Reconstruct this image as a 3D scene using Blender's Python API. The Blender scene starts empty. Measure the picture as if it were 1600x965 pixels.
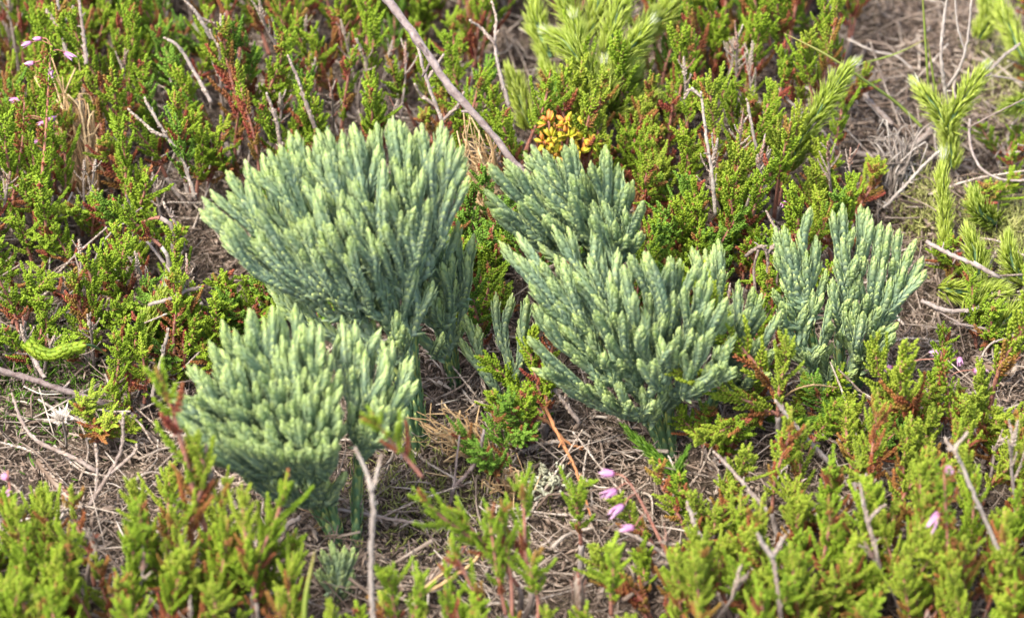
import bpy, math, random
import numpy as np
from mathutils import Vector, Matrix, Quaternion

# ------------------------------------------------------------------ camera, light, exposure
# All layout below is written in centimetres; CM turns it into metres.
CM = 0.01
sc = bpy.context.scene
COL = sc.collection
random.seed(11)
rng = np.random.default_rng(11)

ELEV = math.radians(40.0)          # the camera looks down at 40 degrees
DIST = 80.0                        # cm from the middle of the picture
PXCM = 66.0                        # photo pixels (1600 wide) per cm at that distance
cam_d = bpy.data.cameras.new('camera')
cam = bpy.data.objects.new('camera', cam_d)
COL.objects.link(cam)
sc.camera = cam
CAMP = np.array([0.0, -DIST * math.cos(ELEV), DIST * math.sin(ELEV)])
cam.location = CAMP * CM
cam.rotation_euler = (math.pi / 2 - ELEV, 0, 0)
cam_d.sensor_width = 36.0
cam_d.lens = 36.0 * DIST / (1600.0 / PXCM)
cam_d.clip_start = 0.05
cam_d.clip_end = 300.0
cam_d.dof.use_dof = True
cam_d.dof.focus_distance = 0.775
cam_d.dof.aperture_fstop = 17.0

SUN_EL, SUN_AZ = math.radians(60), math.radians(-128)   # azimuth from +Y (away from camera) towards +X
w = bpy.data.worlds.new('World')
sc.world = w
w.use_nodes = True
nt = w.node_tree
sky = nt.nodes.new('ShaderNodeTexSky')
sky.sky_type = 'NISHITA'
sky.sun_disc = False
sky.sun_elevation = SUN_EL
sky.sun_rotation = SUN_AZ
sky.air_density = 1.0
sky.dust_density = 4.0
bg = nt.nodes['Background']
nt.links.new(sky.outputs[0], bg.inputs[0])
bg.inputs[1].default_value = 0.15
sun_d = bpy.data.lights.new('sun', 'SUN')
sun_d.energy = 2.3
sun_d.angle = math.radians(18.0)
sun_d.color = (1.0, 0.95, 0.87)
sun = bpy.data.objects.new('sun', sun_d)
COL.objects.link(sun)
sdir = Vector((math.sin(SUN_AZ) * math.cos(SUN_EL), math.cos(SUN_AZ) * math.cos(SUN_EL), math.sin(SUN_EL)))
sun.rotation_euler = sdir.to_track_quat('Z', 'Y').to_euler()
sun.location = (0, 0, 2)
sc.view_settings.view_transform = 'Standard'
sc.view_settings.look = 'None'
sc.view_settings.exposure = 1.62
sc.view_settings.gamma = 1.0
sc.view_settings.use_curve_mapping = False
sc.cycles.max_bounces = 8
sc.cycles.diffuse_bounces = 5
sc.cycles.glossy_bounces = 2
sc.cycles.transmission_bounces = 3
sc.cycles.use_denoising = True

# ------------------------------------------------------------------ helpers
FWD = np.array([0.0, math.cos(ELEV), -math.sin(ELEV)])
UPV = np.array([0.0, math.sin(ELEV), math.cos(ELEV)])


def P(px, py, z=0.0):
    """The point at height z (cm) that the photograph shows at pixel (px, py)."""
    d = FWD * DIST + np.array([1.0, 0, 0]) * ((px - 800) / PXCM) + UPV * ((482.5 - py) / PXCM)
    t = (z - CAMP[2]) / d[2]
    return CAMP + d * t


def proj(p):
    r = np.asarray(p, float) - CAMP
    k = DIST / r.dot(FWD)
    return 800 + r[0] * k * PXCM, 482.5 - r.dot(UPV) * k * PXCM


def inside(px, py, poly):
    c = False
    j = len(poly) - 1
    for i in range(len(poly)):
        xi, yi = poly[i]
        xj, yj = poly[j]
        if (yi > py) != (yj > py) and px < (xj - xi) * (py - yi) / (yj - yi) + xi:
            c = not c
        j = i
    return c


def height(x, y):
    """gentle swell of the ground, cm"""
    return (0.35 * np.sin(x * 0.42 + 1.3) * np.cos(y * 0.37 + 0.4) + 0.22 * np.sin(x * 1.05 + y * 0.8)
            + 0.12 * np.sin(x * 2.3 - y * 1.9 + 2.0))


def unit(v):
    v = np.asarray(v, float)
    return v / max(1e-9, np.linalg.norm(v))


def unitr(a):
    return a / np.maximum(1e-9, np.linalg.norm(a, axis=-1, keepdims=True))


class MB:
    """collects triangles with a colour attribute (r random, g along the leaf, b tip / red amount)"""

    def __init__(self):
        self.V, self.F, self.C, self.n = [], [], [], 0

    def add(self, V, F, C):
        V = np.asarray(V, float).reshape(-1, 3)
        self.V.append(V)
        self.F.append(np.asarray(F, np.int64).reshape(-1, 3) + self.n)
        self.C.append(np.asarray(C, float).reshape(-1, 4))
        self.n += len(V)

    def place(self, T, pos, X, Y, Z, sx, sy, sz, r, b):
        """T = (verts, faces, t). Copies of the template on frames X, Y, Z (k x 3)."""
        tv, tf, tt = T
        k, n = len(pos), len(tv)
        if k == 0:
            return
        one = np.ones(k)
        sx, sy, sz, r, b = (one * q for q in (sx, sy, sz, r, b))
        V = (pos[:, None, :] + tv[None, :, 0, None] * (X * sx[:, None])[:, None, :]
             + tv[None, :, 1, None] * (Y * sy[:, None])[:, None, :] + tv[None, :, 2, None] * (Z * sz[:, None])[:, None, :])
        F = tf[None] + (np.arange(k) * n)[:, None, None]
        C = np.zeros((k, n, 4))
        C[:, :, 0] = r[:, None]
        C[:, :, 1] = tt[None]
        C[:, :, 2] = b[:, None]
        C[:, :, 3] = 1
        self.add(V.reshape(-1, 3), F.reshape(-1, 3), C.reshape(-1, 4))

    def tube(self, pts, rad, sides=5, r=0.5, b=0.0, cap=True):
        pts = np.asarray(pts, float)
        n = len(pts)
        rad = np.ones(n) * rad
        T, X, Y = frames(pts)
        a = np.arange(sides) / sides * 2 * math.pi
        ring = pts[:, None] + rad[:, None, None] * (np.cos(a)[None, :, None] * X[:, None] + np.sin(a)[None, :, None] * Y[:, None])
        V = ring.reshape(-1, 3)
        i = np.arange(n - 1)[:, None] * sides
        j = np.arange(sides)[None]
        j2 = (j + 1) % sides
        A, B, Cc, D = i + j, i + j2, i + sides + j2, i + sides + j
        F = np.concatenate([np.stack([A, B, Cc], -1).reshape(-1, 3), np.stack([A, Cc, D], -1).reshape(-1, 3)])
        if cap:
            V = np.concatenate([V, pts[:1], pts[-1:]])
            f1 = np.stack([j[0] * 0 + n * sides, j2[0], j[0]], -1)
            o = (n - 1) * sides
            f2 = np.stack([j[0] * 0 + n * sides + 1, o + j[0], o + j2[0]], -1)
            F = np.concatenate([F, f1, f2])
        C = np.zeros((len(V), 4))
        C[:, 0] = r
        g = np.repeat(np.linspace(0, 1, n), sides)
        C[:len(g), 1] = g
        if cap:
            C[-1, 1] = 1
        C[:, 2] = b
        C[:, 3] = 1
        self.add(V, F, C)

    def mesh(self, name, mat):
        me = bpy.data.meshes.new(name)
        V = np.concatenate(self.V) * CM
        F = np.concatenate(self.F)
        C = np.concatenate(self.C)
        me.vertices.add(len(V))
        me.vertices.foreach_set('co', V.astype(np.float32).ravel())
        me.loops.add(len(F) * 3)
        me.loops.foreach_set('vertex_index', F.astype(np.int32).ravel())
        me.polygons.add(len(F))
        me.polygons.foreach_set('loop_start', (np.arange(len(F)) * 3).astype(np.int32))
        me.polygons.foreach_set('loop_total', np.full(len(F), 3, np.int32))
        me.polygons.foreach_set('use_smooth', np.ones(len(F), bool))
        at = me.color_attributes.new('col', 'FLOAT_COLOR', 'POINT')
        at.data.foreach_set('color', C.astype(np.float32).ravel())
        me.materials.append(mat)
        me.update(calc_edges=True)
        return me

    def build(self, name, mat, parent=None, origin=None):
        """links the mesh; vertices are world cm, moved so that they sit under the parent's (or origin's) location"""
        o0 = np.zeros(3)
        if parent is not None:
            q = parent
            while q is not None:
                o0 += np.array(q.location) / CM
                q = q.parent
        if origin is not None:
            o0 = np.asarray(origin, float)
        self.V = [v - o0 for v in self.V]
        ob = bpy.data.objects.new(name, self.mesh(name, mat))
        COL.objects.link(ob)
        if parent is not None:
            ob.parent = parent
        if origin is not None:
            ob.location = Vector(o0 * CM)
        return ob


def frames(pts):
    d = np.gradient(pts, axis=0)
    T = unitr(d)
    ref = np.array([0.0, 0, 1]) if abs(T[0][2]) < 0.9 else np.array([1.0, 0, 0])
    X = np.zeros_like(pts)
    x = unit(np.cross(ref, T[0]))
    for i in range(len(pts)):
        x = unit(x - T[i] * x.dot(T[i]))
        X[i] = x
    return T, X, np.cross(T, X)


def hermite(p0, t0, p1, t1, n):
    s = np.linspace(0, 1, n)[:, None]
    return ((2 * s**3 - 3 * s**2 + 1) * p0 + (s**3 - 2 * s**2 + s) * t0 + (-2 * s**3 + 3 * s**2) * p1 + (s**3 - s**2) * t1)


def smooth_path(pts, n):
    """Catmull-Rom through the given points, n samples"""
    pts = np.asarray(pts, float)
    if len(pts) == 2:
        return pts[0] + (pts[1] - pts[0]) * np.linspace(0, 1, n)[:, None]
    q = np.concatenate([[2 * pts[0] - pts[1]], pts, [2 * pts[-1] - pts[-2]]])
    out = []
    for u in np.linspace(0, len(pts) - 1 - 1e-6, n):
        i = int(u)
        f = u - i
        a, b, c, d = q[i:i + 4]
        out.append(0.5 * (2 * b + (c - a) * f + (2 * a - 5 * b + 4 * c - d) * f * f + (3 * b - a - 3 * c + d) * f**3))
    return np.array(out)


def resample(path, step):
    L = np.concatenate([[0], np.cumsum(np.linalg.norm(np.diff(path, axis=0), axis=1))])
    n = max(2, int(L[-1] / step) + 1)
    s = np.linspace(0, L[-1], n)
    return np.stack([np.interp(s, L, path[:, i]) for i in range(3)], -1), L[-1]


def loft_template(rings, sides, bend=0.0, flat=1.0):
    """pointed closed leaf along +Z of length 1, X = width, Y = outward; rings = [(z, half width)]"""
    V, t = [(0, 0, 0)], [0.0]
    for z, h in rings:
        for k in range(sides):
            a = 2 * math.pi * (k + 0.5) / sides
            V.append((h * math.cos(a), h * math.sin(a) * flat + bend * z * z, z))
            t.append(z)
    V.append((0, bend, 1.0))
    t.append(1.0)
    F = []
    m = len(rings)
    for k in range(sides):
        k2 = (k + 1) % sides
        F.append((0, 1 + k2, 1 + k))
        for r in range(m - 1):
            a, b = 1 + r * sides, 1 + (r + 1) * sides
            F += [(a + k, a + k2, b + k2), (a + k, b + k2, b + k)]
        a = 1 + (m - 1) * sides
        F.append((a + k, a + k2, len(V) - 1))
    return np.array(V, float), np.array(F), np.array(t, float)


T_SCALE = loft_template([(0.2, 0.45), (0.5, 0.48), (0.8, 0.24)], 6, 0.0, 0.62)      # clubmoss scale leaf
T_LEAF = loft_template([(0.25, 0.42), (0.7, 0.5)], 4, 0.3, 0.7)                      # heather leaf
T_HAIR = loft_template([(0.3, 0.5), (0.65, 0.32)], 3, 1.5, 0.8)                      # fine clubmoss leaf
T_CHIP = loft_template([(0.5, 0.5)], 4, 0.1, 0.45)


def tag(o, label=None, cat=None, group=None, kind=None):
    if label:
        o['label'] = label
    if cat:
        o['category'] = cat
    if group:
        o['group'] = group
    if kind:
        o['kind'] = kind
    return o


def empty(name, p, label=None, cat=None, group=None):
    o = bpy.data.objects.new(name, None)
    o.empty_display_size = 0.01
    COL.objects.link(o)
    o.location = Vector(np.asarray(p, float) * CM)
    return tag(o, label, cat, group)


# ------------------------------------------------------------------ materials
def ramp(nt, fac, stops, interp='LINEAR'):
    n = nt.nodes.new('ShaderNodeValToRGB')
    n.color_ramp.interpolation = interp
    e = n.color_ramp.elements
    while len(e) > 1:
        e.remove(e[-1])
    e[0].position, e[0].color = stops[0][0], (*stops[0][1], 1)
    for p, c in stops[1:]:
        x = e.new(p)
        x.color = (*c, 1)
    nt.links.new(fac, n.inputs[0])
    return n.outputs[0]


def mix(nt, fac, a, b, mode='MIX'):
    n = nt.nodes.new('ShaderNodeMix')
    n.data_type = 'RGBA'
    n.blend_type = mode
    for sock, v in ((n.inputs[0], fac), (n.inputs[6], a), (n.inputs[7], b)):
        if hasattr(v, 'is_linked') or isinstance(v, bpy.types.NodeSocket):
            nt.links.new(v, sock)
        elif isinstance(v, (int, float)):
            sock.default_value = v
        else:
            sock.default_value = (*v, 1)
    return n.outputs[2]


def maths(nt, op, a, b=None, clamp=False):
    n = nt.nodes.new('ShaderNodeMath')
    n.operation = op
    n.use_clamp = clamp
    for i, v in enumerate((a, b)):
        if v is None:
            continue
        if isinstance(v, (int, float)):
            n.inputs[i].default_value = v
        else:
            nt.links.new(v, n.inputs[i])
    return n.outputs[0]


def noise(nt, scale, detail=3, rough=0.6, vec=None, dist=0.0):
    n = nt.nodes.new('ShaderNodeTexNoise')
    n.inputs['Scale'].default_value = scale
    n.inputs['Detail'].default_value = detail
    n.inputs['Roughness'].default_value = rough
    n.inputs['Distortion'].default_value = dist
    if vec is not None:
        nt.links.new(vec, n.inputs['Vector'])
    return n.outputs[0]


def base_mat(name, rough=0.6, trans=0.0, spec=0.35):
    """returns (material, node tree, principled, attribute outputs r g b, object coords, object random, function to set colour)"""
    m = bpy.data.materials.new(name)
    m.use_nodes = True
    nt = m.node_tree
    pb = nt.nodes['Principled BSDF']
    pb.inputs['Roughness'].default_value = rough
    pb.inputs['Specular IOR Level'].default_value = spec
    at = nt.nodes.new('ShaderNodeVertexColor')
    at.layer_name = 'col'
    sp = nt.nodes.new('ShaderNodeSeparateColor')
    nt.links.new(at.outputs[0], sp.inputs[0])
    tc = nt.nodes.new('ShaderNodeTexCoord')
    oi = nt.nodes.new('ShaderNodeObjectInfo')
    if trans > 0:
        tr = nt.nodes.new('ShaderNodeBsdfTranslucent')
        ms = nt.nodes.new('ShaderNodeMixShader')
        ms.inputs[0].default_value = trans
        nt.links.new(pb.outputs[0], ms.inputs[1])
        nt.links.new(tr.outputs[0], ms.inputs[2])
        nt.links.new(ms.outputs[0], nt.nodes['Material Output'].inputs[0])

    def setc(c):
        nt.links.new(c, pb.inputs['Base Color'])
        if trans > 0:
            nt.links.new(c, tr.inputs[0])
    return m, nt, pb, sp.outputs, tc.outputs['Object'], oi.outputs['Random'], setc


def bump(nt, pb, h, strength, dist):
    b = nt.nodes.new('ShaderNodeBump')
    b.inputs['Strength'].default_value = strength
    b.inputs['Distance'].default_value = dist
    nt.links.new(h, b.inputs['Height'])
    nt.links.new(b.outputs[0], pb.inputs['Normal'])


def mat_clubmoss():
    m, nt, pb, (R, G, B), co, rnd, setc = base_mat('glaucous_clubmoss', 0.7, 0.2, 0.2)
    a = ramp(nt, R, [(0.0, (0.165, 0.25, 0.16)), (0.5, (0.23, 0.32, 0.215)), (1.0, (0.305, 0.39, 0.27))])
    y = mix(nt, R, (0.43, 0.55, 0.14), (0.53, 0.63, 0.21))
    tipf = maths(nt, 'MULTIPLY', ramp(nt, G, [(0.5, (0, 0, 0)), (0.92, (0.95, 0.95, 0.95))]), ramp(nt, R, [(0.25, (0.25, 0.25, 0.25)), (0.8, (1, 1, 1))]))
    f = maths(nt, 'MAXIMUM', tipf, maths(nt, 'MULTIPLY', B, 0.9), True)
    a = mix(nt, maths(nt, 'MULTIPLY', rnd, 0.35), a, (0.15, 0.25, 0.12))
    c = mix(nt, f, a, y)
    n = noise(nt, 900, 2, 0.5, co)
    c = mix(nt, ramp(nt, n, [(0.45, (0, 0, 0)), (0.75, (0.25, 0.25, 0.25))]), c, (0.36, 0.46, 0.36))
    setc(c)
    return m


def mat_clubmoss_stem():
    m, nt, pb, (R, G, B), co, rnd, setc = base_mat('green_clubmoss_stem', 0.6, 0.08, 0.3)
    a = ramp(nt, R, [(0.0, (0.09, 0.18, 0.075)), (1.0, (0.15, 0.27, 0.13))])
    setc(mix(nt, ramp(nt, G, [(0.55, (0, 0, 0)), (0.9, (0.8, 0.8, 0.8))]), a, (0.42, 0.46, 0.12)))
    return m


def mat_foliage(name, stops, tipc, red, trans=0.28, dead=False):
    m, nt, pb, (R, G, B), co, rnd, setc = base_mat(name, 0.55, trans, 0.28)
    v = maths(nt, 'ADD', maths(nt, 'MULTIPLY', R, 0.6), maths(nt, 'MULTIPLY', rnd, 0.4))
    a = ramp(nt, v, stops)
    c = mix(nt, ramp(nt, G, [(0.5, (0, 0, 0)), (1.0, (0.55, 0.55, 0.55))]), a, tipc)
    c = mix(nt, B, c, red)
    setc(c)
    return m


def mat_wood(name, stops, scale=500, rough=0.85):
    m, nt, pb, (R, G, B), co, rnd, setc = base_mat(name, rough, 0, 0.2)
    n = noise(nt, scale, 4, 0.65, co, 0.4)
    v = maths(nt, 'ADD', maths(nt, 'MULTIPLY', R, 0.55), maths(nt, 'MULTIPLY', n, 0.6))
    setc(ramp(nt, v, stops))
    bump(nt, pb, n, 0.9, 0.0006)
    return m


M = {}
M['club'] = mat_clubmoss()
M['clubstem'] = mat_clubmoss_stem()
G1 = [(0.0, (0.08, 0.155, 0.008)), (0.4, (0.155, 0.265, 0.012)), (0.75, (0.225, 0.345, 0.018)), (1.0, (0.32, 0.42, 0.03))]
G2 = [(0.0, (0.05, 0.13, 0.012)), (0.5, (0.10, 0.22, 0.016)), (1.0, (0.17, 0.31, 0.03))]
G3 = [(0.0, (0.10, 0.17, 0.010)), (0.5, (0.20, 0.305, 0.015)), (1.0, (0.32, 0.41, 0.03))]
M['heather'] = mat_foliage('heather_leaf', G1, (0.30, 0.39, 0.03), (0.30, 0.06, 0.045))
M['heather_deep'] = mat_foliage('heather_leaf_deep_green', G2, (0.24, 0.38, 0.05), (0.24, 0.06, 0.03))
M['heather_lime'] = mat_foliage('heather_leaf_lime', G3, (0.40, 0.42, 0.06), (0.32, 0.09, 0.04))
M['staghorn'] = mat_foliage('yellow_green_clubmoss_leaf', [(0, (0.24, 0.34, 0.03)), (0.5, (0.36, 0.46, 0.05)), (1, (0.46, 0.54, 0.09))], (0.56, 0.62, 0.20), (0.8, 0.8, 0.72), 0.3)
M['deadleaf'] = mat_foliage('dry_heather_leaf', [(0, (0.14, 0.095, 0.065)), (0.5, (0.27, 0.20, 0.15)), (1, (0.44, 0.37, 0.30))], (0.50, 0.43, 0.35), (0.22, 0.07, 0.04), 0.1)
M['redstem'] = mat_wood('reddish_heather_stem', [(0.2, (0.20, 0.06, 0.04)), (0.5, (0.32, 0.13, 0.09)), (0.9, (0.44, 0.27, 0.20))])
M['greywood'] = mat_wood('grey_brown_wood', [(0.2, (0.075, 0.055, 0.045)), (0.5, (0.20, 0.155, 0.13)), (0.85, (0.42, 0.37, 0.33))])
M['palewood'] = mat_wood('pale_bleached_wood', [(0.2, (0.10, 0.08, 0.065)), (0.5, (0.22, 0.185, 0.155)), (0.85, (0.42, 0.38, 0.33))])
M['purplewood'] = mat_wood('purple_brown_bark', [(0.25, (0.05, 0.034, 0.03)), (0.5, (0.115, 0.082, 0.075)), (0.8, (0.30, 0.255, 0.235))])
M['tan'] = mat_wood('tan_dry_stalk', [(0.15, (0.26, 0.15, 0.07)), (0.5, (0.44, 0.29, 0.14)), (0.95, (0.62, 0.47, 0.27))])
M['rust'] = mat_wood('rusty_dry_stalk', [(0.15, (0.20, 0.08, 0.035)), (0.5, (0.36, 0.16, 0.07)), (0.95, (0.48, 0.27, 0.14))])
M['grass'] = mat_foliage('grass_blade_green', [(0, (0.18, 0.27, 0.04)), (1, (0.36, 0.42, 0.09))], (0.46, 0.30, 0.14), (0.5, 0.3, 0.1))
M['pink'] = mat_foliage('pink_petal', [(0, (0.50, 0.20, 0.42)), (1, (0.66, 0.36, 0.58))], (0.84, 0.68, 0.80), (0.45, 0.10, 0.22), 0.3)
M['sepal'] = mat_foliage('dark_sepal', [(0, (0.12, 0.03, 0.03)), (1, (0.24, 0.07, 0.06))], (0.25, 0.12, 0.08), (0.3, 0.1, 0.1), 0.1)
M['star'] = mat_foliage('bleached_bract', [(0, (0.50, 0.43, 0.35)), (1, (0.72, 0.66, 0.58))], (0.80, 0.76, 0.70), (0.4, 0.3, 0.2), 0.25)
M['orange'] = mat_foliage('orange_yellow_leaf', [(0, (0.28, 0.36, 0.02)), (0.5, (0.46, 0.46, 0.03)), (1, (0.60, 0.46, 0.04))], (0.60, 0.42, 0.05), (0.66, 0.16, 0.06), 0.25)
M['moss'] = mat_foliage('yellow_moss', [(0, (0.16, 0.20, 0.04)), (0.5, (0.34, 0.36, 0.10)), (1, (0.52, 0.50, 0.22))], (0.5, 0.48, 0.2), (0.3, 0.2, 0.1), 0.2)
M['lichen'] = mat_wood('pale_lichen', [(0.15, (0.18, 0.18, 0.11)), (0.5, (0.32, 0.32, 0.22)), (0.95, (0.50, 0.50, 0.38))], 1500)
M['litter'] = mat_wood('litter_twig', [(0.1, (0.05, 0.034, 0.025)), (0.35, (0.14, 0.10, 0.075)), (0.6, (0.26, 0.21, 0.165)), (0.9, (0.52, 0.46, 0.39))], 300)


def mat_ground():
    m = bpy.data.materials.new('peaty_ground')
    m.use_nodes = True
    nt = m.node_tree
    pb = nt.nodes['Principled BSDF']
    pb.inputs['Roughness'].default_value = 0.95
    pb.inputs['Specular IOR Level'].default_value = 0.1
    co = nt.nodes.new('ShaderNodeTexCoord').outputs['Object']
    n1 = noise(nt, 60, 5, 0.7, co, 0.5)
    n2 = noise(nt, 420, 4, 0.7, co, 1.0)
    c1 = ramp(nt, n1, [(0.3, (0.05, 0.036, 0.026)), (0.5, (0.10, 0.075, 0.055)), (0.7, (0.10, 0.09, 0.045))])
    c2 = ramp(nt, n2, [(0.35, (0.045, 0.032, 0.024)), (0.6, (0.17, 0.13, 0.10))])
    nt.links.new(mix(nt, 0.55, c1, c2), pb.inputs['Base Color'])
    bump(nt, pb, n2, 1.0, 0.002)
    return m


M['ground'] = mat_ground()

# ------------------------------------------------------------------ ground: one sheet, fine near the plants, coarse far away
def build_ground():
    def axis():
        a = list(np.arange(-30, 30.01, 0.4))
        s = 0.6
        x = 30
        while x < 20000:
            s *= 1.35
            x += s
            a.append(x)
            a.insert(0, -x)
        return np.array(a)
    X = axis()
    n = len(X)
    gx, gy = np.meshgrid(X, X, indexing='ij')
    fade = np.clip(1.5 - np.hypot(gx, gy) / 60, 0, 1)
    gz = height(gx, gy) * fade + rng.normal(0, 0.05, gx.shape) * fade - 0.05
    V = np.stack([gx, gy, gz], -1).reshape(-1, 3)
    i, j = np.meshgrid(np.arange(n - 1), np.arange(n - 1), indexing='ij')
    a = (i * n + j).ravel()
    F = np.concatenate([np.stack([a, a + n, a + n + 1], -1), np.stack([a, a + n + 1, a + 1], -1)])
    mb = MB()
    mb.add(V, F, np.ones((len(V), 4)))
    tag(mb.build('ground', M['ground']), kind='structure')


build_ground()

# ------------------------------------------------------------------ blue-green clubmoss clumps
def scaly(mb, path, r0, r1, step, L, W, tip=False, tilt=0.14, bdir=0.0, y0=0.0):
    """clothes a path in opposite pairs of pointed, closely pressed scale leaves"""
    pts, length = resample(path, step)
    n = len(pts)
    T, X, Y = frames(pts)
    s = np.linspace(0, 1, n)
    rad = r0 + (r1 - r0) * s
    left = length * (1 - s)
    if tip:
        rad = rad * (1 + 0.12 * np.exp(-((left - 0.45) / 0.3)**2))
        rad = rad * np.clip(left / (L * 0.95), 0.05, 1) ** 0.55
    mb.tube(pts, np.maximum(rad * 0.95, 0.01), 6, 0.2, 0.0)
    idx = np.arange(n)
    for side in (0, 1):
        a = idx * math.pi / 2 + side * math.pi + bdir + rng.normal(0, 0.12, n)
        D = np.cos(a)[:, None] * X + np.sin(a)[:, None] * Y
        tl = tilt + rng.normal(0, 0.05, n)
        if tip:
            k = np.clip(left / (L * 1.1), 0, 1)
            tl = tl * k - 0.16 * (1 - k)
        Z = unitr(T * np.cos(tl)[:, None] + D * np.sin(tl)[:, None])
        O = unitr(D * np.cos(tl)[:, None] - T * np.sin(tl)[:, None])
        S = np.cross(O, Z)
        pos = pts + D * (rad * 0.84)[:, None] - T * (L * 0.2)
        ll = L * rng.uniform(0.85, 1.15, n)
        ww = W * rng.uniform(0.9, 1.1, n)
        b = np.zeros(n)
        if tip:
            k = np.clip(left / (L * 1.2), 0, 1)
            ll = ll * (0.52 + 0.48 * k)
            ww = ww * (0.86 + 0.14 * k)
            b = np.clip(1.15 - left / (L * 2.3), 0, 1) * rng.uniform(0.6, 1.0, n)
        mb.place(T_SCALE, pos, S, O, Z, ww, ww * 0.5, ll, rng.uniform(0, 1, n), b)


def split2(T):
    c = T - T.mean(0)
    u, s, vt = np.linalg.svd(c, full_matrices=False)
    k = c @ vt[0]
    o = np.argsort(k)
    h = len(T) // 2
    if len(T) > 3:
        h += int(rng.integers(-1, 2)) * (len(T) > 5)
    return T[o[:h]], T[o[h:]]


def grow(mb, B, p, tdir, tips, N, cfg, depth, sinks):
    """dichotomous branching from p towards the tips"""
    n = len(tips)
    if n == 1:
        t = tips[0]
        d = np.linalg.norm(t - p)
        up = unit((t - B) * np.array([1, 1, 0]) * 0.10 / 1.0 + np.array([0, 0, 1.0]) * cfg['up'] + unit(t - B) * 0.6)
        path = hermite(p, tdir * d * 0.8, t, up * d * 0.9, 14)
        side = rng.normal(0, 0.07, 3) * min(1, d / 2)
        path += np.sin(np.linspace(0, math.pi * rng.uniform(0.9, 1.6), 14))[:, None] * side
        kk = cfg['k'] * rng.uniform(0.78, 1.18)
        scaly(mb, path, 0.072 * kk, 0.083 * kk, 0.082, cfg['L'], cfg['W'], True)
        return
    A, C = split2(tips)
    for S in (A, C):
        m = len(S)
        if m == 1:
            grow(mb if sinks is None or depth >= cfg['pd'] else sinks[-1], B, p, tdir, S, N, cfg, depth + 1, sinks)
            continue
        f = cfg['f0'] + (cfg['f1'] - cfg['f0']) * (1 - math.log2(m) / max(1, math.log2(N)))
        f += rng.uniform(-0.04, 0.04)
        cen = S.mean(0)
        q = B + (cen - B) * f
        q[2] -= cfg['sag'] * math.sin(math.pi * f)
        d = np.linalg.norm(q - p)
        tq = unit(unit(cen - q) + 0.25 * tdir)
        path = hermite(p, tdir * d, q, tq * d, 12)
        sub = mb
        if sinks is not None and depth == cfg['pd']:
            sub = MB()
            sinks.append(sub)
        r = 0.076 + 0.004 * math.log2(m)
        scaly(sub, path, r, r, 0.10, cfg['L'] * 1.15, cfg['W'] * 1.05, False, 0.12)
        grow(sub, B, q, tq, S, N, cfg, depth + 1, sinks)


def sample_tips(poly, ztop, zbot, dx, dy, extra=(), jit=0.26):
    xs = [p[0] for p in poly]
    ys = [p[1] for p in poly]
    pts = []
    fails = 0
    dx, dy = dx * 1.42, dy * 1.35
    while fails < 500:
        x, y = random.uniform(min(xs), max(xs)), random.uniform(min(ys), max(ys))
        if inside(x, y, poly) and all(((x - a) / dx)**2 + ((y - b) / dy)**2 > 1 for a, b in pts):
            pts.append((x, y))
            fails = 0
        else:
            fails += 1
    # tips along the outline as well, so that the crown's edge is crisp
    more = []
    for x, y in pts:
        if random.random() < 0.62:      # the fork partner of that tip
            more.append((x + random.choice((-1, 1)) * random.uniform(9, 16), y + random.uniform(-6, 26)))
    pts = pts + [q for q in more if inside(q[0], q[1] - 8, poly)]
    out = []
    y0, y1 = min(ys), max(ys)
    for x, y in pts + list(extra):
        z = ztop + (zbot - ztop) * (y - y0) / max(1, y1 - y0) + random.gauss(0, jit)
        out.append(P(x, y, z))
    return np.array(out)


CLUMPS = []


def clump(label, base_px, sprays):
    root = empty('clubmoss_plant', P(*base_px, 0), label, 'clubmoss', 'blue-green clubmoss clumps')
    for sp in sprays:
        B = P(*sp['base'], sp.get('bz', 0.0))
        fork = P(*sp['fork'][:2], sp['fork'][2]) if 'fork' in sp else None
        tips = sp['tips']
        cfg = dict(up=0.72, L=0.29, W=0.132, k=1.0, f0=0.2, f1=0.74, sag=0.25, pd=1)
        cfg.update(sp.get('cfg', {}))
        cen = tips.mean(0)
        stem = MB()
        if fork is None:
            fork = B + (cen - B) * 0.24
        d = np.linalg.norm(fork - B)
        td = unit(cen - fork)
        t0 = unit(unit(fork - B) + np.array([0, 0, 0.4]))
        path = hermite(B - np.array([0, 0, 0.3]), t0 * d, fork, td * d, 16)
        scaly(stem, path, 0.095, 0.105, 0.14, 0.42, 0.14, False, 0.12)
        stem.build('stem', M['clubstem'], root)
        sinks = [MB()]
        grow(sinks[0], fork, fork, td, tips, len(tips), cfg, 0, sinks)
        for s in sinks:
            if s.n:
                s.build('branch', M['club'], root)
    return root


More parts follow.
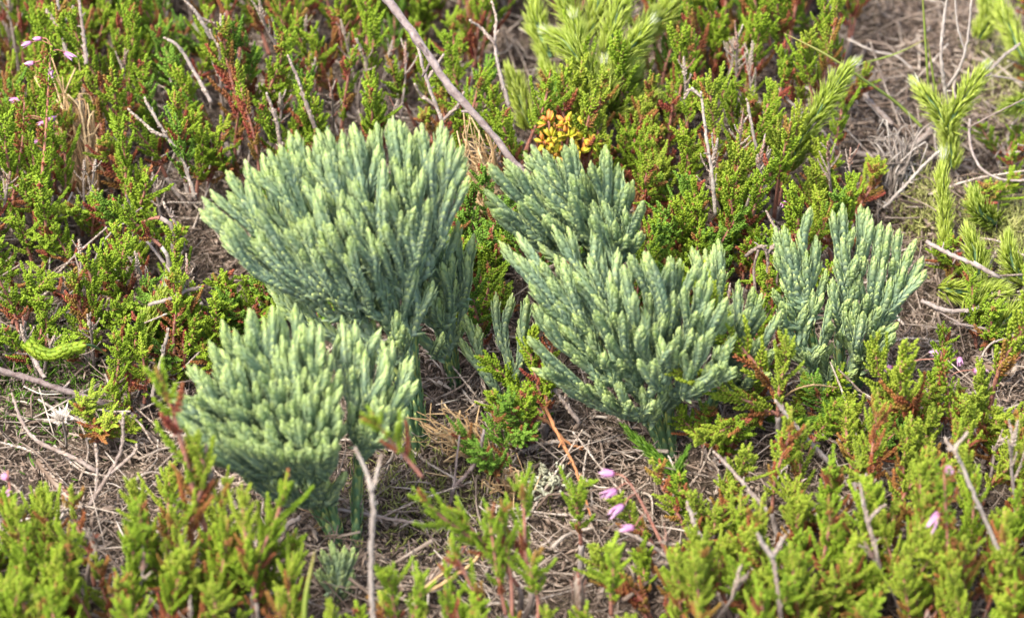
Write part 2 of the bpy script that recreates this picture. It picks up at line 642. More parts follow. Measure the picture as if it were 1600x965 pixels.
A_poly = [(322, 318), (340, 290), (365, 262), (400, 240), (440, 212), (475, 202), (520, 196), (575, 190), (625, 182), (690, 196),
          (724, 225), (735, 275), (700, 300), (668, 315), (640, 345), (600, 355), (560, 385), (520, 402), (470, 392), (430, 385), (385, 380), (348, 360), (325, 345)]
clump('largest fan shaped blue-green clubmoss clump, under the lower end of the long purplish twig', (655, 700), [
    dict(base=(655, 712), fork=(605, 560, 2.6), tips=sample_tips([(322, 318), (340, 290), (365, 262), (400, 240), (440, 212), (475, 202), (500, 260), (520, 340), (520, 402), (470, 392), (430, 385), (385, 380), (348, 360), (325, 345)], 8.0, 6.0, 14, 19, [(320, 312), (353, 272), (336, 296), (398, 250), (450, 212), (322, 335), (345, 370), (395, 385)])),
    dict(base=(660, 710), fork=(625, 540, 2.8), tips=sample_tips([(478, 202), (540, 190), (580, 186), (600, 260), (610, 350), (560, 400), (500, 405), (490, 300)], 8.0, 6.0, 14, 19, [(553, 200), (500, 205), (470, 392), (500, 380), (545, 378)])),
    dict(base=(665, 705), fork=(645, 520, 2.9), tips=sample_tips([(585, 192), (625, 182), (690, 196), (724, 225), (735, 275), (700, 300), (668, 315), (640, 345), (610, 360), (590, 380), (592, 290)], 8.0, 6.2, 14, 19, [(615, 185), (640, 195), (688, 195), (722, 225), (605, 310), (585, 325)])),
    dict(base=(715, 608), fork=(705, 540, 1.4), tips=sample_tips([(655, 345), (700, 350), (742, 372), (728, 420), (700, 470), (650, 455), (610, 440), (600, 400)], 5.0, 3.2, 17, 26, [(738, 372), (712, 352), (675, 365), (682, 372)]), cfg=dict(f1=0.66)),
    dict(base=(716, 610), fork=(700, 560, 1.2), tips=sample_tips([(635, 450), (690, 440), (738, 440), (730, 500), (690, 540), (640, 540), (610, 510)], 3.2, 2.2, 18, 26), cfg=dict(f1=0.6)),
    dict(base=(655, 640), fork=(640, 560, 2.4), tips=sample_tips([(560, 385), (610, 390), (660, 400), (680, 440), (640, 480), (590, 470), (540, 440)], 5.0, 3.8, 19, 28), cfg=dict(f1=0.64)),
    dict(base=(650, 650), fork=(625, 575, 2.2), tips=sample_tips([(418, 448), (450, 452), (490, 470), (530, 498), (590, 498), (650, 480), (645, 520), (600, 535), (545, 520), (500, 505), (440, 490)], 4.2, 3.4, 19, 26, [(418, 450), (425, 462), (445, 458)]), cfg=dict(f1=0.6, up=0.5)),
])
clump('nearest blue-green clubmoss clump, bowl shaped on a bare green stalk', (548, 868), [
    dict(base=(545, 868), fork=(475, 755, 1.7), tips=sample_tips([(266, 612), (290, 580), (328, 552), (345, 512), (385, 486), (440, 480), (490, 486), (512, 520), (525, 560), (520, 610), (440, 635), (380, 640), (330, 650), (285, 650)], 6.0, 4.6, 12, 16, [(266, 612), (270, 640), (300, 577), (345, 505), (330, 545), (385, 490)], 0.14)),
    dict(base=(540, 866), fork=(505, 765, 1.6), tips=sample_tips([(285, 665), (330, 655), (400, 640), (470, 600), (528, 565), (545, 620), (536, 680), (520, 700), (490, 704), (440, 708), (395, 704), (350, 696), (300, 695)], 5.3, 4.3, 13, 17,
         [(268, 646), (292, 665), (287, 694), (325, 660), (344, 684), (356, 689), (369, 694), (394, 689), (413, 697), (435, 704), (452, 706), (470, 706), (488, 704), (511, 698), (525, 689), (310, 705), (330, 712)], 0.14)),
    dict(base=(538, 864), fork=(500, 790, 1.2), tips=sample_tips([(350, 715), (430, 722), (520, 716), (545, 745), (500, 765), (430, 760), (380, 745)], 3.3, 2.4, 19, 24, [(372, 735), (400, 750)], 0.15), cfg=dict(f1=0.62)),
    dict(base=(556, 862), fork=(562, 720, 2.2), tips=sample_tips([(515, 500), (572, 508), (612, 528), (647, 562), (652, 600), (640, 645), (608, 672), (575, 680), (545, 640), (530, 560)], 5.2, 3.8, 14, 19, [(645, 562), (580, 650), (565, 660), (530, 500), (555, 505), (638, 640)], 0.16)),
])
clump('two tiered blue-green clubmoss clump in the middle of the patch', (1050, 712), [
    dict(base=(1010, 610), fork=(965, 440, 3.0), tips=sample_tips([(765, 262), (792, 245), (832, 236), (880, 226), (942, 226), (985, 255), (1006, 298), (1010, 370), (950, 370), (885, 345), (850, 360), (802, 342), (765, 315)], 6.8, 5.4, 14, 19, [(765, 262), (765, 315), (833, 235), (895, 222), (945, 232), (770, 335), (905, 315), (860, 300)])),
    dict(base=(1050, 714), fork=(1020, 640, 1.2), tips=sample_tips([(788, 386), (830, 368), (875, 350), (930, 325), (975, 380), (1000, 470), (980, 570), (900, 560), (850, 500), (822, 430)], 5.8, 3.6, 14.5, 20, [(788, 386), (808, 397), (905, 325), (830, 480), (845, 470), (825, 410)])),
    dict(base=(1055, 714), fork=(1045, 640, 1.2), tips=sample_tips([(965, 395), (1050, 400), (1110, 418), (1135, 470), (1158, 530), (1150, 590), (1100, 600), (1060, 570), (1000, 570), (985, 480)], 5.6, 3.4, 14.5, 20, [(1050, 400), (1088, 415), (1008, 402), (1025, 405)])),
    dict(base=(1048, 716), fork=(1010, 655, 0.9), tips=sample_tips([(832, 548), (870, 575), (940, 590), (1030, 590), (1060, 600), (1030, 640), (960, 625), (890, 610), (838, 580)], 3.4, 2.2, 17, 22, [(832, 530), (830, 548), (842, 570), (860, 580), (880, 590), (920, 600), (945, 610), (1030, 640), (1045, 600)]), cfg=dict(f1=0.66)),
    dict(base=(1070, 700), fork=(1125, 600, 1.3), tips=sample_tips([(1088, 388), (1130, 375), (1165, 438), (1205, 452), (1222, 500), (1212, 585), (1140, 605), (1120, 500)], 4.9, 2.1, 15, 22, [(1085, 388), (1124, 377), (1112, 400), (1178, 450), (1192, 485)], 0.2)),
])
clump('small open blue-green clubmoss clump of loose fans beside the pink heath bells', (1322, 612), [
    dict(base=(1318, 612), fork=(1262, 510, 1.9), tips=np.array([P(x, y, z) for x, y, z in [(1212, 358, 4.6), (1226, 356, 4.7), (1238, 378, 4.4), (1220, 378, 4.3), (1255, 395, 4), (1268, 326, 5.2), (1262, 400, 4.0), (1290, 425, 3.4), (1205, 452, 3.0), (1222, 440, 3.2), (1235, 448, 3.0), (1246, 420, 3.6), (1243, 537, 1.6), (1280, 400, 3.8), (1275, 372, 4.3), (1250, 365, 4.5), (1270, 455, 3.0), (1285, 462, 2.9), (1212, 395, 4.1), (1230, 410, 3.8), (1260, 480, 2.6), (1225, 475, 2.7), (1212, 500, 2.4)]]), cfg=dict(f1=0.62)),
    dict(base=(1322, 616), fork=(1312, 530, 1.3), tips=np.array([P(x, y, z) for x, y, z in [(1302, 330, 5.2), (1318, 322, 5.3), (1309, 405, 4.0), (1328, 415, 3.9), (1326, 470, 3.0), (1343, 325, 5.1), (1357, 333, 5.0), (1345, 430, 3.6), (1337, 440, 3.4), (1312, 520, 2.3), (1326, 500, 2.4), (1330, 360, 4.7), (1318, 375, 4.5), (1350, 375, 4.5), (1335, 395, 4.2), (1352, 400, 4.1), (1362, 345, 4.9), (1300, 440, 3.4), (1340, 475, 2.9)]]), cfg=dict(f1=0.6)),
    dict(base=(1328, 614), fork=(1352, 545, 1.1), tips=np.array([P(x, y, z) for x, y, z in [(1375, 350, 4.8), (1390, 352, 4.8), (1407, 372, 4.5), (1430, 372, 4.5), (1438, 405, 4), (1437, 428, 3.8), (1408, 365, 4.6), (1372, 437, 3.4), (1393, 440, 3.4), (1336, 425, 3.6), (1390, 460, 3), (1405, 450, 3.2), (1420, 440, 3.4), (1365, 520, 2.1), (1380, 512, 2.2), (1400, 508, 2.3), (1350, 545, 1.6), (1385, 380, 4.4), (1372, 375, 4.4), (1398, 400, 4.1), (1420, 395, 4.2), (1412, 420, 3.8), (1380, 410, 3.9), (1365, 405, 4.0), (1355, 460, 3.1), (1372, 480, 2.8)]]), cfg=dict(f1=0.62)),
    dict(base=(1310, 614), fork=(1272, 575, 0.8), tips=sample_tips([(1196, 448), (1250, 462), (1300, 455), (1305, 540), (1260, 565), (1225, 540), (1205, 500)], 3.0, 1.6, 19, 28), cfg=dict(f1=0.6)),
    dict(base=(1330, 614), fork=(1345, 575, 0.7), tips=sample_tips([(1310, 470), (1360, 480), (1410, 470), (1400, 520), (1360, 560), (1320, 550)], 2.9, 1.6, 20, 30), cfg=dict(f1=0.6)),
    dict(base=(1322, 622), fork=(1305, 600, 0.4), tips=np.array([P(x, y, z) for x, y, z in [(1243, 537, 1.5), (1265, 550, 1.4), (1250, 575, 1.1), (1283, 548, 1.5), (1300, 566, 1.3), (1340, 545, 1.5), (1338, 578, 1.1), (1276, 575, 1.0)]]), cfg=dict(f1=0.5)),
])
clump('few stubby blue-green clubmoss shoots rising between the two biggest clumps', (800, 640), [
    dict(base=(800, 640), tips=np.array([P(x, y, z) for x, y, z in [(771, 461, 3.2), (794, 454, 3.3), (823, 462, 3.2), (842, 500, 2.6), (812, 505, 2.4)]]), cfg=dict(f1=0.5)),
    dict(base=(795, 650), tips=np.array([P(x, y, z) for x, y, z in [(728, 494, 2.6), (740, 502, 2.5), (724, 535, 1.9)]]), cfg=dict(f1=0.6)),
])
clump('tiny dark blue-green clubmoss sprout at the foot of the nearest clump', (528, 945), [
    dict(base=(528, 945), tips=np.array([P(x, y, z) for x, y, z in [(505, 862, 1.5), (520, 850, 1.6), (538, 855, 1.6), (552, 858, 1.5), (500, 890, 1.0), (515, 885, 1.1), (535, 885, 1.1), (550, 890, 0.9), (525, 905, 0.7), (545, 912, 0.6)]]), cfg=dict(f1=0.5)),
])

# ------------------------------------------------------------------ heather shoots (built once each, then copied)
def leafy(mb, path, L, W, step, ang, red=0.0, r=None, start=0.0):
    pts, length = resample(path, step)
    n = len(pts)
    T, X, Y = frames(pts)
    idx = np.arange(n)
    left = np.linspace(1, 0, n)
    for side in (0, 1):
        a = idx * math.pi / 2 + side * math.pi
        D = np.cos(a)[:, None] * X + np.sin(a)[:, None] * Y
        tl = ang * (0.45 + 0.55 * left) + rng.normal(0, 0.10, n)
        Z = unitr(T * np.cos(tl)[:, None] + D * np.sin(tl)[:, None])
        O = unitr(-D * np.cos(tl)[:, None] + T * np.sin(tl)[:, None])
        S = np.cross(O, Z)
        ll = L * rng.uniform(0.8, 1.15, n) * (0.7 + 0.3 * left)
        rr = np.clip((0.5 if r is None else r) + rng.normal(0, 0.22, n), 0, 1)
        b = np.clip(red + rng.normal(0, 0.05, n) * (red > 0.02), 0, 1)
        mb.place(T_LEAF, pts, S, O, Z, W, W, ll, rr, b)


def heather_shoot_meshes(kind, i):
    """one upright shoot, base at the origin, growing along +Z; returns (stem mesh, foliage mesh)"""
    L = rng.uniform(3.4, 4.2)
    bend = rng.normal(0, 0.35, 2)
    path = smooth_path([(0, 0, 0), (bend[0] * 0.3, bend[1] * 0.3, L * 0.35), (bend[0], bend[1], L * 0.7), (bend[0] * 1.2 + rng.normal(0, .12), bend[1] * 1.2, L)], 40)
    st, fo = MB(), MB()
    st.tube(path, np.linspace(0.06, 0.03, 40), 5, 0.5)
    T, X, Y = frames(path)
    u = 0.2 if kind != 'bare' else 0.45
    k = 0
    dens = {'dense': 0.054, 'loose': 0.075, 'bare': 0.055, 'dead': 0.07, 'red': 0.05}[kind]
    while u < 0.97:
        j = int(u * 39)
        for sgn in (0, 1):
            if rng.uniform() < 0.16:
                continue
            a = k * 2.0 + sgn * math.pi + rng.normal(0, 0.35)
            D = math.cos(a) * X[j] + math.sin(a) * Y[j]
            if kind == 'dead' and (u < 0.5 or rng.uniform() < 0.4):
                continue
            an = rng.uniform(0.42, 0.8)
            ln = rng.uniform(0.34, 0.66) * (0.55 + 0.75 * math.sin(math.pi * min(1, u * 0.9 + 0.12)))
            if rng.uniform() < 0.1:
                ln *= 1.8
            d0 = unit(T[j] * math.cos(an) + D * math.sin(an))
            e = path[j] + d0 * ln * 0.6 + unit(d0 + T[j] * 0.9) * ln * 0.5
            sp = hermite(path[j], d0 * ln, e, unit(d0 + T[j]) * ln, 8)
            st.tube(sp, np.linspace(0.022, 0.012, 8) * (1.3 if kind == 'dead' else 1), 3, 0.4)
            red = 0.0
            q = rng.uniform()
            if q < 0.07 or (u > 0.45 and kind == 'loose' and q < 0.18) or (u < 0.4 and q < 0.5):
                red = rng.uniform(0.6, 1.0)
            if kind == 'red':
                red = rng.uniform(0.5, 1.0) if (u < 0.55 or rng.uniform() < 0.35) else 0.1
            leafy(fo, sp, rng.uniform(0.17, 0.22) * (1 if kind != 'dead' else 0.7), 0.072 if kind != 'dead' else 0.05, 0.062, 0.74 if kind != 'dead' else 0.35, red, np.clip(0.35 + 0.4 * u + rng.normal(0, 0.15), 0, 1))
        u += dens * rng.uniform(0.8, 1.3)
        k += 1
    if kind == 'dead':
        leafy(fo, path[4:], 0.13, 0.055, 0.07, 0.3, 0.0, 0.5)
    top = path[int(39 * 0.82):]
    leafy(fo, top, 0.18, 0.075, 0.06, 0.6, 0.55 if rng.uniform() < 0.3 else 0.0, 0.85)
    return st, fo


def mats_of(kind, colour):
    if kind == 'dead':
        return M['greywood'], M['deadleaf']
    return M['redstem'], M[colour]


SHOOTS = {}
for kind, colour, cnt in (('dense', 'heather', 8), ('loose', 'heather', 4), ('dense', 'heather_deep', 3), ('dense', 'heather_lime', 5), ('loose', 'heather_lime', 3), ('bare', 'heather', 2), ('red', 'heather', 3), ('dead', 'x', 5)):
    for i in range(cnt):
        st, fo = heather_shoot_meshes(kind, i)
        ms, mf = mats_of(kind, colour)
        SHOOTS.setdefault(kind + ':' + colour, []).append((st.mesh('shoot', ms), fo.mesh('foliage', mf)))

PROT = [  # silhouettes of the clumps in the photograph: no heather stands in front of them
    ([(310, 330), (400, 225), (620, 170), (735, 215), (752, 420), (728, 610), (690, 640), (640, 560), (560, 540), (420, 480), (330, 390)], -4.0),
    ([(255, 615), (330, 520), (430, 465), (540, 495), (658, 540), (655, 650), (590, 720), (575, 870), (520, 860), (470, 800), (400, 755), (280, 715)], -8.5),
    ([(752, 290), (800, 225), (950, 212), (1012, 280), (1018, 380), (1120, 365), (1200, 460), (1200, 560), (1130, 620), (1070, 640), (1065, 715), (1030, 715), (960, 650), (830, 585), (815, 440), (780, 395)], -5.2),
    ([(1198, 352), (1310, 308), (1450, 370), (1435, 480), (1345, 600), (1290, 605), (1205, 500)], -3.0),
    ([(715, 485), (830, 445), (830, 560), (790, 600), (720, 545)], -3.4),
    ([(495, 850), (560, 850), (555, 935), (505, 935)], -10.2),
    ([(1355, 532), (1560, 532), (1560, 602), (1355, 602)], -4.9),
    ([(922, 722), (1008, 722), (1008, 842), (922, 842)], -10.4),
    ([(1440, 788), (1484, 788), (1484, 838), (1440, 838)], -12.2),
    # litter the photograph shows bare
    ([(590, 700), (930, 690), (930, 860), (760, 850), (640, 900), (600, 860)], -50),
    ([(60, 610), (225, 610), (225, 770), (60, 700)], -50),
    ([(1345, 20), (1550, 0), (1550, 200), (1500, 300), (1340, 240)], -50),
]


def blocked(p):
    x, y = proj(p)
    for poly, yb in PROT:
        if p[1] < yb or yb == -50:
            if inside(x, y, poly):
                return True
    return False


ALLB = []


def heather(base, n, spread, zt, kinds, zone, lean=(0, 0), label=None, force=False, shoots=None, name='heather_plant', cat='heather'):
    """a heather plant: woody stem fanning into n shoots; base = ground point"""
    bx, by = base[0], base[1]
    bz = float(height(bx, by))
    B = np.array([bx, by, bz])
    plan = []
    if shoots is None:
        for i in range(n):
            a = i * 2.4 + random.uniform(-0.5, 0.5)
            rr = spread * math.sqrt((i + 0.5) / n) * random.uniform(0.7, 1.15)
            z = bz + zt * random.uniform(0.6, 1.25) * (1 - 0.18 * (rr / spread)**2)
            tip = np.array([bx + lean[0] + rr * math.cos(a), by + lean[1] + rr * math.sin(a), z])
            s0 = B + (tip - B) * np.array([0.55, 0.55, 0]) * random.uniform(0.6, 1.0)
            s0[2] = bz + max(0.1, (z - bz) * random.uniform(0.05, 0.28))
            plan.append((s0, tip))
    else:
        for s0, tip in shoots:
            plan.append((np.array(s0, float), np.array(tip, float)))
    good = []
    for s0, tip in plan:
        if force or not (blocked(tip) or blocked(tip * 0.6 + s0 * 0.4) or blocked(tip * 0.25 + s0 * 0.75)):
            good.append((s0, tip))
    if not good:
        return None
    root = empty(name, B, label or 'x', cat, None)
    wood = MB()
    for s0, tip in good:
        d = np.linalg.norm(s0 - B)
        if d > 0.15 and s0[2] - bz < 3.4:
            path = hermite(B - np.array([0, 0, 0.2]), np.array([0, 0, 0.5]) + unit(s0 - B) * d * 0.5, s0, unit(tip - s0) * d * 0.8, 8)
            wood.tube(path, np.linspace(0.085, 0.05, 8) * random.uniform(0.8, 1.2), 5, random.uniform(0.1, 0.9))
    if wood.n:
        wood.build('woody_stem', M['greywood'], root)
    for s0, tip in good:
        kd = random.choice(kinds)
        ms, mf = random.choice(SHOOTS[kd])
        o = bpy.data.objects.new('shoot', ms)
        COL.objects.link(o)
        o.parent = root
        v = Vector(tip - s0)
        L = 3.7
        s = v.length / L
        o.location = Vector((s0 - B) * CM)
        q = v.to_track_quat('Z', 'Y') @ Quaternion((0, 0, 1), random.uniform(0, 6.283))
        o.rotation_mode = 'QUATERNION'
        o.rotation_quaternion = q
        wsc = min(1.25, max(0.8, s)) * random.uniform(0.9, 1.1)
        o.scale = (wsc, wsc, s)
        f = bpy.data.objects.new('foliage', mf)
        COL.objects.link(f)
        f.parent = o
    ALLB.append((root, zone, B, kinds))
    return root


def zone(name, poly, dist, n, spread, zt, kinds, lean=(0, 0)):
    gp = [P(x, y, 0)[:2] for x, y in poly]
    xs, ys = [p[0] for p in gp], [p[1] for p in gp]
    got, fails = [], 0
    while fails < 300:
        x, y = random.uniform(min(xs), max(xs)), random.uniform(min(ys), max(ys))
        if inside(x, y, gp) and all(math.hypot(x - a, y - b) > dist for a, b in got):
            got.append((x, y))
            fails = 0
        else:
            fails += 1
    for x, y in got:
        heather((x, y), n + random.randint(-1, 3), spread, zt, kinds, name, lean)


K_MAIN = ['dense:heather'] * 6 + ['loose:heather'] * 3 + ['dense:heather_deep'] * 2 + ['bare:heather'] + ['red:heather'] + ['dead:x'] * 2
K_LIME = ['dense:heather_lime'] * 6 + ['loose:heather_lime'] * 3 + ['dense:heather'] * 3 + ['dead:x'] + ['red:heather']
K_SPARSE = ['dense:heather'] * 3 + ['loose:heather'] * 4 + ['dead:x'] * 3 + ['red:heather']
K_LOOSE = ['loose:heather'] * 3 + ['loose:heather_lime'] * 3 + ['dense:heather'] * 2
K_DEEP = ['dense:heather_deep'] * 3 + ['dense:heather'] * 3

zone('a', [(-70, 390), (-70, 40), (760, 40), (760, 330), (330, 330), (300, 385)], 1.3, 4, 1.1, 3.3, K_MAIN)
zone('a', [(-90, 30), (-90, -100), (1050, -100), (1050, 30)], 1.45, 5, 1.3, 3.3, K_MAIN)
zone('l', [(330, 410), (760, 400), (760, 560), (600, 560), (450, 520)], 1.3, 4, 0.9, 2.4, K_DEEP + K_MAIN)
zone('l', [(860, 440), (1200, 460), (1240, 600), (980, 600)], 1.3, 4, 0.9, 2.4, K_DEEP + K_MAIN)
zone('b', [(780, 330), (860, 230), (1340, 240), (1380, 440), (1200, 460), (1060, 400)], 1.25, 4, 1.05, 3.4, K_MAIN + K_LIME)
zone('b', [(1040, 220), (1040, -60), (1330, -60), (1320, 200)], 1.3, 5, 1.2, 3.4, K_MAIN)
zone('c', [(-60, 400), (290, 360), (300, 620), (-60, 600)], 1.05, 3, 0.8, 2.3, K_SPARSE)
zone('d', [(290, 480), (430, 520), (330, 590), (250, 580)], 1.1, 5, 0.8, 2.0, K_DEEP)
zone('e', [(735, 450), (800, 400), (860, 470), (800, 520), (735, 500)], 1.2, 4, 0.7, 2.2, K_DEEP)
zone('f', [(745, 720), (850, 700), (840, 790), (755, 780)], 1.4, 4, 0.8, 2.0, K_DEEP)
zone('g', [(1090, 770), (1150, 640), (1480, 640), (1480, 760)], 1.15, 4, 0.9, 2.0, K_LIME + K_DEEP)
zone('h', [(990, 1000), (1050, 810), (1640, 790), (1660, 1000)], 1.15, 4, 1.1, 2.8, K_LIME)
zone('h', [(960, 1190), (990, 1010), (1670, 1010), (1670, 1190)], 1.35, 5, 1.2, 2.8, K_LIME)
zone('i', [(-70, 1190), (-60, 940), (430, 960), (480, 1190)], 1.2, 5, 1.2, 3.1, K_LIME + ['dense:heather'] * 4)
zone('j', [(540, 1200), (590, 1060), (960, 1050), (970, 1200)], 1.1, 4, 1.0, 2.4, K_LOOSE)
zone('m', [(1430, 620), (1640, 560), (1640, 300), (1540, 300), (1440, 480)], 1.6, 2, 0.7, 2.0, K_SPARSE + ['dense:heather'])
zone('m', [(1380, 60), (1640, 60), (1640, 280), (1560, 280)], 2.0, 2, 0.7, 1.8, K_SPARSE)
zone('b', [(975, 330), (1130, 330), (1190, 450), (1010, 430)], 1.1, 4, 0.8, 2.6, K_MAIN + ['red:heather'])
zone('k', [(1460, 760), (1620, 640), (1660, 760)], 1.3, 4, 0.9, 2.4, K_LIME)
for poly in ([(-380, 1050), (-380, -50), (-160, -50), (-160, 1050)], [(1720, 1050), (1720, 700), (1900, 700), (1900, 1050)]):
    zone('outside', poly, 3.0, 6, 1.6, 3.2, K_MAIN)


# ------------------------------------------------------------------ litter
def litter():
    mb = MB()
    for i in range(8000):
        x = rng.uniform(-15, 15)
        y = rng.uniform(-13, 14)
        L = rng.choice([0.5, 0.9, 1.6, 2.6], p=[0.4, 0.35, 0.18, 0.07]) * rng.uniform(0.7, 1.3)
        a = rng.uniform(0, math.pi * 2)
        z = height(x, y) + abs(rng.normal(0, 0.3)) + 0.02
        pitch = rng.normal(0, 0.28)
        d = np.array([math.cos(a) * math.cos(pitch), math.sin(a) * math.cos(pitch), math.sin(pitch)])
        c = np.array([x, y, z])
        k = unit(np.cross(d, rng.normal(0, 1, 3))) * rng.normal(0, 0.14) * L
        path = smooth_path([c - d * L / 2, c + k, c + d * L / 2], 6)
        path[:, 2] = np.maximum(path[:, 2], height(path[:, 0], path[:, 1]) + 0.01)
        r = rng.uniform(0.008, 0.03) * (2.0 if rng.uniform() < 0.14 else 1)
        patch = 0.5 + 0.5 * math.sin(x * 0.9 + 1.7 * math.sin(y * 0.6)) * math.cos(y * 0.8 - x * 0.3)
        mb.tube(path, np.linspace(r, r * 0.7, 6), 4, min(1, max(0, rng.beta(1.4, 2.1) + 0.35 * (patch - 0.6))))
    # old heather ends: short stems still clothed in dry pressed leaves
    for i in range(520):
        x, y = rng.uniform(-15, 15), rng.uniform(-13, 14)
        a, L = rng.uniform(0, 6.28), rng.uniform(0.8, 2.4)
        z = height(x, y) + rng.uniform(0.05, 0.5)
        d = np.array([math.cos(a), math.sin(a), rng.uniform(-0.1, 0.6)])
        c = np.array([x, y, z])
        path = smooth_path([c, c + d * L * 0.5 + rng.normal(0, 0.12, 3), c + d * L], 12)
        path[:, 2] = np.maximum(path[:, 2], height(path[:, 0], path[:, 1]) + 0.04)
        mb.tube(path, np.linspace(0.035, 0.02, 12), 4, rng.uniform(0.2, 0.9))
        leafy(mb, path, 0.13, 0.055, 0.06, 0.35, 0.0, rng.uniform(0.2, 0.9))
    tag(mb.build('twig_litter', M['litter']), 'dead brown and grey twigs lying loose all over the peaty ground', 'twig litter', kind='stuff')
    mb = MB()
    n = 100000
    pos = np.stack([rng.uniform(-15, 15, n), rng.uniform(-13, 14, n), np.zeros(n)], -1)
    pos[:, 2] = height(pos[:, 0], pos[:, 1]) + np.abs(rng.normal(0, 0.12, n))
    Z = unitr(rng.normal(0, 1, (n, 3)) * np.array([1, 1, 0.4]))
    X = unitr(np.cross(Z, rng.normal(0, 1, (n, 3))))
    Y = np.cross(Z, X)
    s = rng.uniform(0.1, 0.32, n) * np.where(rng.uniform(0, 1, n) < 0.06, 1.8, 1)
    mb.place(T_CHIP, pos, X, Y, Z, s * rng.uniform(0.12, 0.4, n), s * 0.2, s, rng.beta(1.3, 1.8, n), 0)
    tag(mb.build('leaf_litter', M['deadleaf']), 'fine dry brown leaf crumbs covering the ground between the plants', 'leaf litter', kind='stuff')


litter()
#@@DETAILS
# ------------------------------------------------------------------ single twigs, stalks and blades
def px(pts):
    return np.array([P(x, y, z) for x, y, z in pts])


def stick(name, label, cat, mat, pts, r0, r1, forks=(), knobs=0.0, group=None, wob=0.03, sides=7):
    """a twig through photo points (px, py, height); forks = [(points, r0, r1)] are its side twigs"""
    w = px(pts)
    path = smooth_path(w, 34)
    path[1:-1] += rng.normal(0, wob * r0 * 4, (32, 3))
    mb = MB()
    rad = np.linspace(r0, r1, 34) * 0.9 * (1 + rng.normal(0, 0.10, 34))
    rad[-1] *= 0.5
    mb.tube(path, rad, sides, rng.uniform(0.35, 0.65))
    for i in range(int(rng.integers(3, 8))):           # broken side stubs
        j = int(rng.integers(2, 31))
        d = unit(unit(path[j + 1] - path[j]) * 0.7 + rng.normal(0, 0.6, 3))
        q = path[j] + d * r0 * rng.uniform(1.6, 3.6)
        mb.tube(smooth_path([path[j], (path[j] + q) / 2 + rng.normal(0, 0.01, 3), q], 4), np.linspace(r0 * 0.5, r0 * 0.22, 4), 5, rng.uniform(0.2, 0.8))
    root = mb.build(name, M[mat], None, w[0])
    tag(root, label, cat, group)
    paths = [path]
    for fp, a, b in forks:
        q = smooth_path(px(fp), 18)
        q[1:-1] += rng.normal(0, wob * a * 4, (16, 3))
        mb = MB()
        mb.tube(q, np.linspace(a, b, 18), 6, rng.uniform(0.3, 0.7))
        mb.build('side_twig', M[mat], root)
        paths.append(q)
    if knobs:
        mb = MB()
        for q in paths:
            leafy(mb, q[2:], 0.17, 0.08, knobs * 0.9, 0.34, 0.0, 0.45)
        mb.build('dry_foliage', M['deadleaf'], root)
    return root


stick('bare_twig', 'long straight purplish brown twig slanting down into the back of the middle clubmoss clump', 'twig', 'purplewood',
      [(585, -25, 7.5), (640, 45, 7.0), (700, 130, 6.3), (765, 205, 5.6), (825, 278, 4.9), (855, 320, 4.4)], 0.115, 0.075,
      [([(655, 68, 6.9), (672, 95, 6.6), (660, 120, 6.2)], 0.05, 0.03)])
stick('dead_branch', 'brown dead branch lying on the litter and running in from the left edge', 'branch', 'purplewood',
      [(-20, 572, 0.9), (40, 590, 0.8), (110, 612, 0.8), (170, 633, 0.7), (215, 652, 0.5)], 0.09, 0.065)
stick('dead_twig', 'short grey twig lying across the pleated green clubmoss shoot tip', 'twig', 'greywood',
      [(232, 476, 1.9), (262, 468, 2.1), (290, 455, 2.1), (316, 449, 2.0)], 0.05, 0.06)
stick('dead_twig', 'thin grey brown twig slanting behind the short grey twig beside the largest clump', 'twig', 'greywood',
      [(228, 375, 1.6), (260, 415, 1.4), (290, 452, 1.3), (318, 478, 1.0)], 0.04, 0.06)
stick('dry_stalk', 'curved pale straw stalk arching over the litter beside the leafy green sprigs', 'stalk', 'palewood',
      [(148, 408, 0.9), (158, 385, 1.4), (175, 362, 1.8), (192, 350, 1.9), (215, 342, 1.8)], 0.035, 0.02)
stick('dry_stalk', 'pale forked dry stalk end with two short prongs beside the curved straw stalk', 'stalk', 'palewood',
      [(206, 345, 1.5), (204, 322, 2.0), (197, 305, 2.4)], 0.03, 0.02, [([(206, 342, 1.6), (214, 330, 1.9), (222, 325, 2.1)], 0.025, 0.018)])
stick('dead_twig', 'pale forked dead twig standing upright in front of the nearest clubmoss clump, out of focus', 'twig', 'palewood',
      [(584, 985, 2.2), (581, 930, 2.9), (580, 860, 3.8), (583, 800, 4.6), (580, 765, 5.0)], 0.07, 0.055,
      [([(580, 768, 5.0), (572, 735, 5.3), (558, 706, 5.6)], 0.05, 0.035), ([(582, 765, 5.0), (590, 735, 5.3), (594, 718, 5.4)], 0.045, 0.03)], 0.12)
stick('dead_twig', 'blurred pinkish brown dead twig tip standing up before the nearest clump on its far side', 'twig', 'greywood',
      [(342, 800, 3.2), (330, 750, 3.9), (322, 700, 4.6)], 0.055, 0.035, (), 0.1)
stick('dead_twig', 'dark forked twig standing on the bare litter in front of the tan fronds', 'twig', 'purplewood',
      [(704, 785, 0.4), (710, 760, 0.9), (732, 738, 1.3), (748, 712, 1.8), (756, 670, 2.4)], 0.055, 0.04,
      [([(708, 768, 0.8), (712, 735, 1.3), (718, 680, 2.1)], 0.04, 0.022)])
stick('dry_stalk', 'long rusty orange dry stalk standing in the litter under the middle clump', 'stalk', 'rust',
      [(850, 635, 1.5), (878, 690, 1.2), (900, 735, 0.9), (925, 810, 0.4)], 0.05, 0.03)
stick('dry_stalk', 'flat rusty brown dry strip lying low behind the orange stalk', 'stalk', 'rust',
      [(800, 650, 0.8), (850, 655, 1.0), (885, 690, 0.8), (912, 700, 0.6)], 0.055, 0.03)
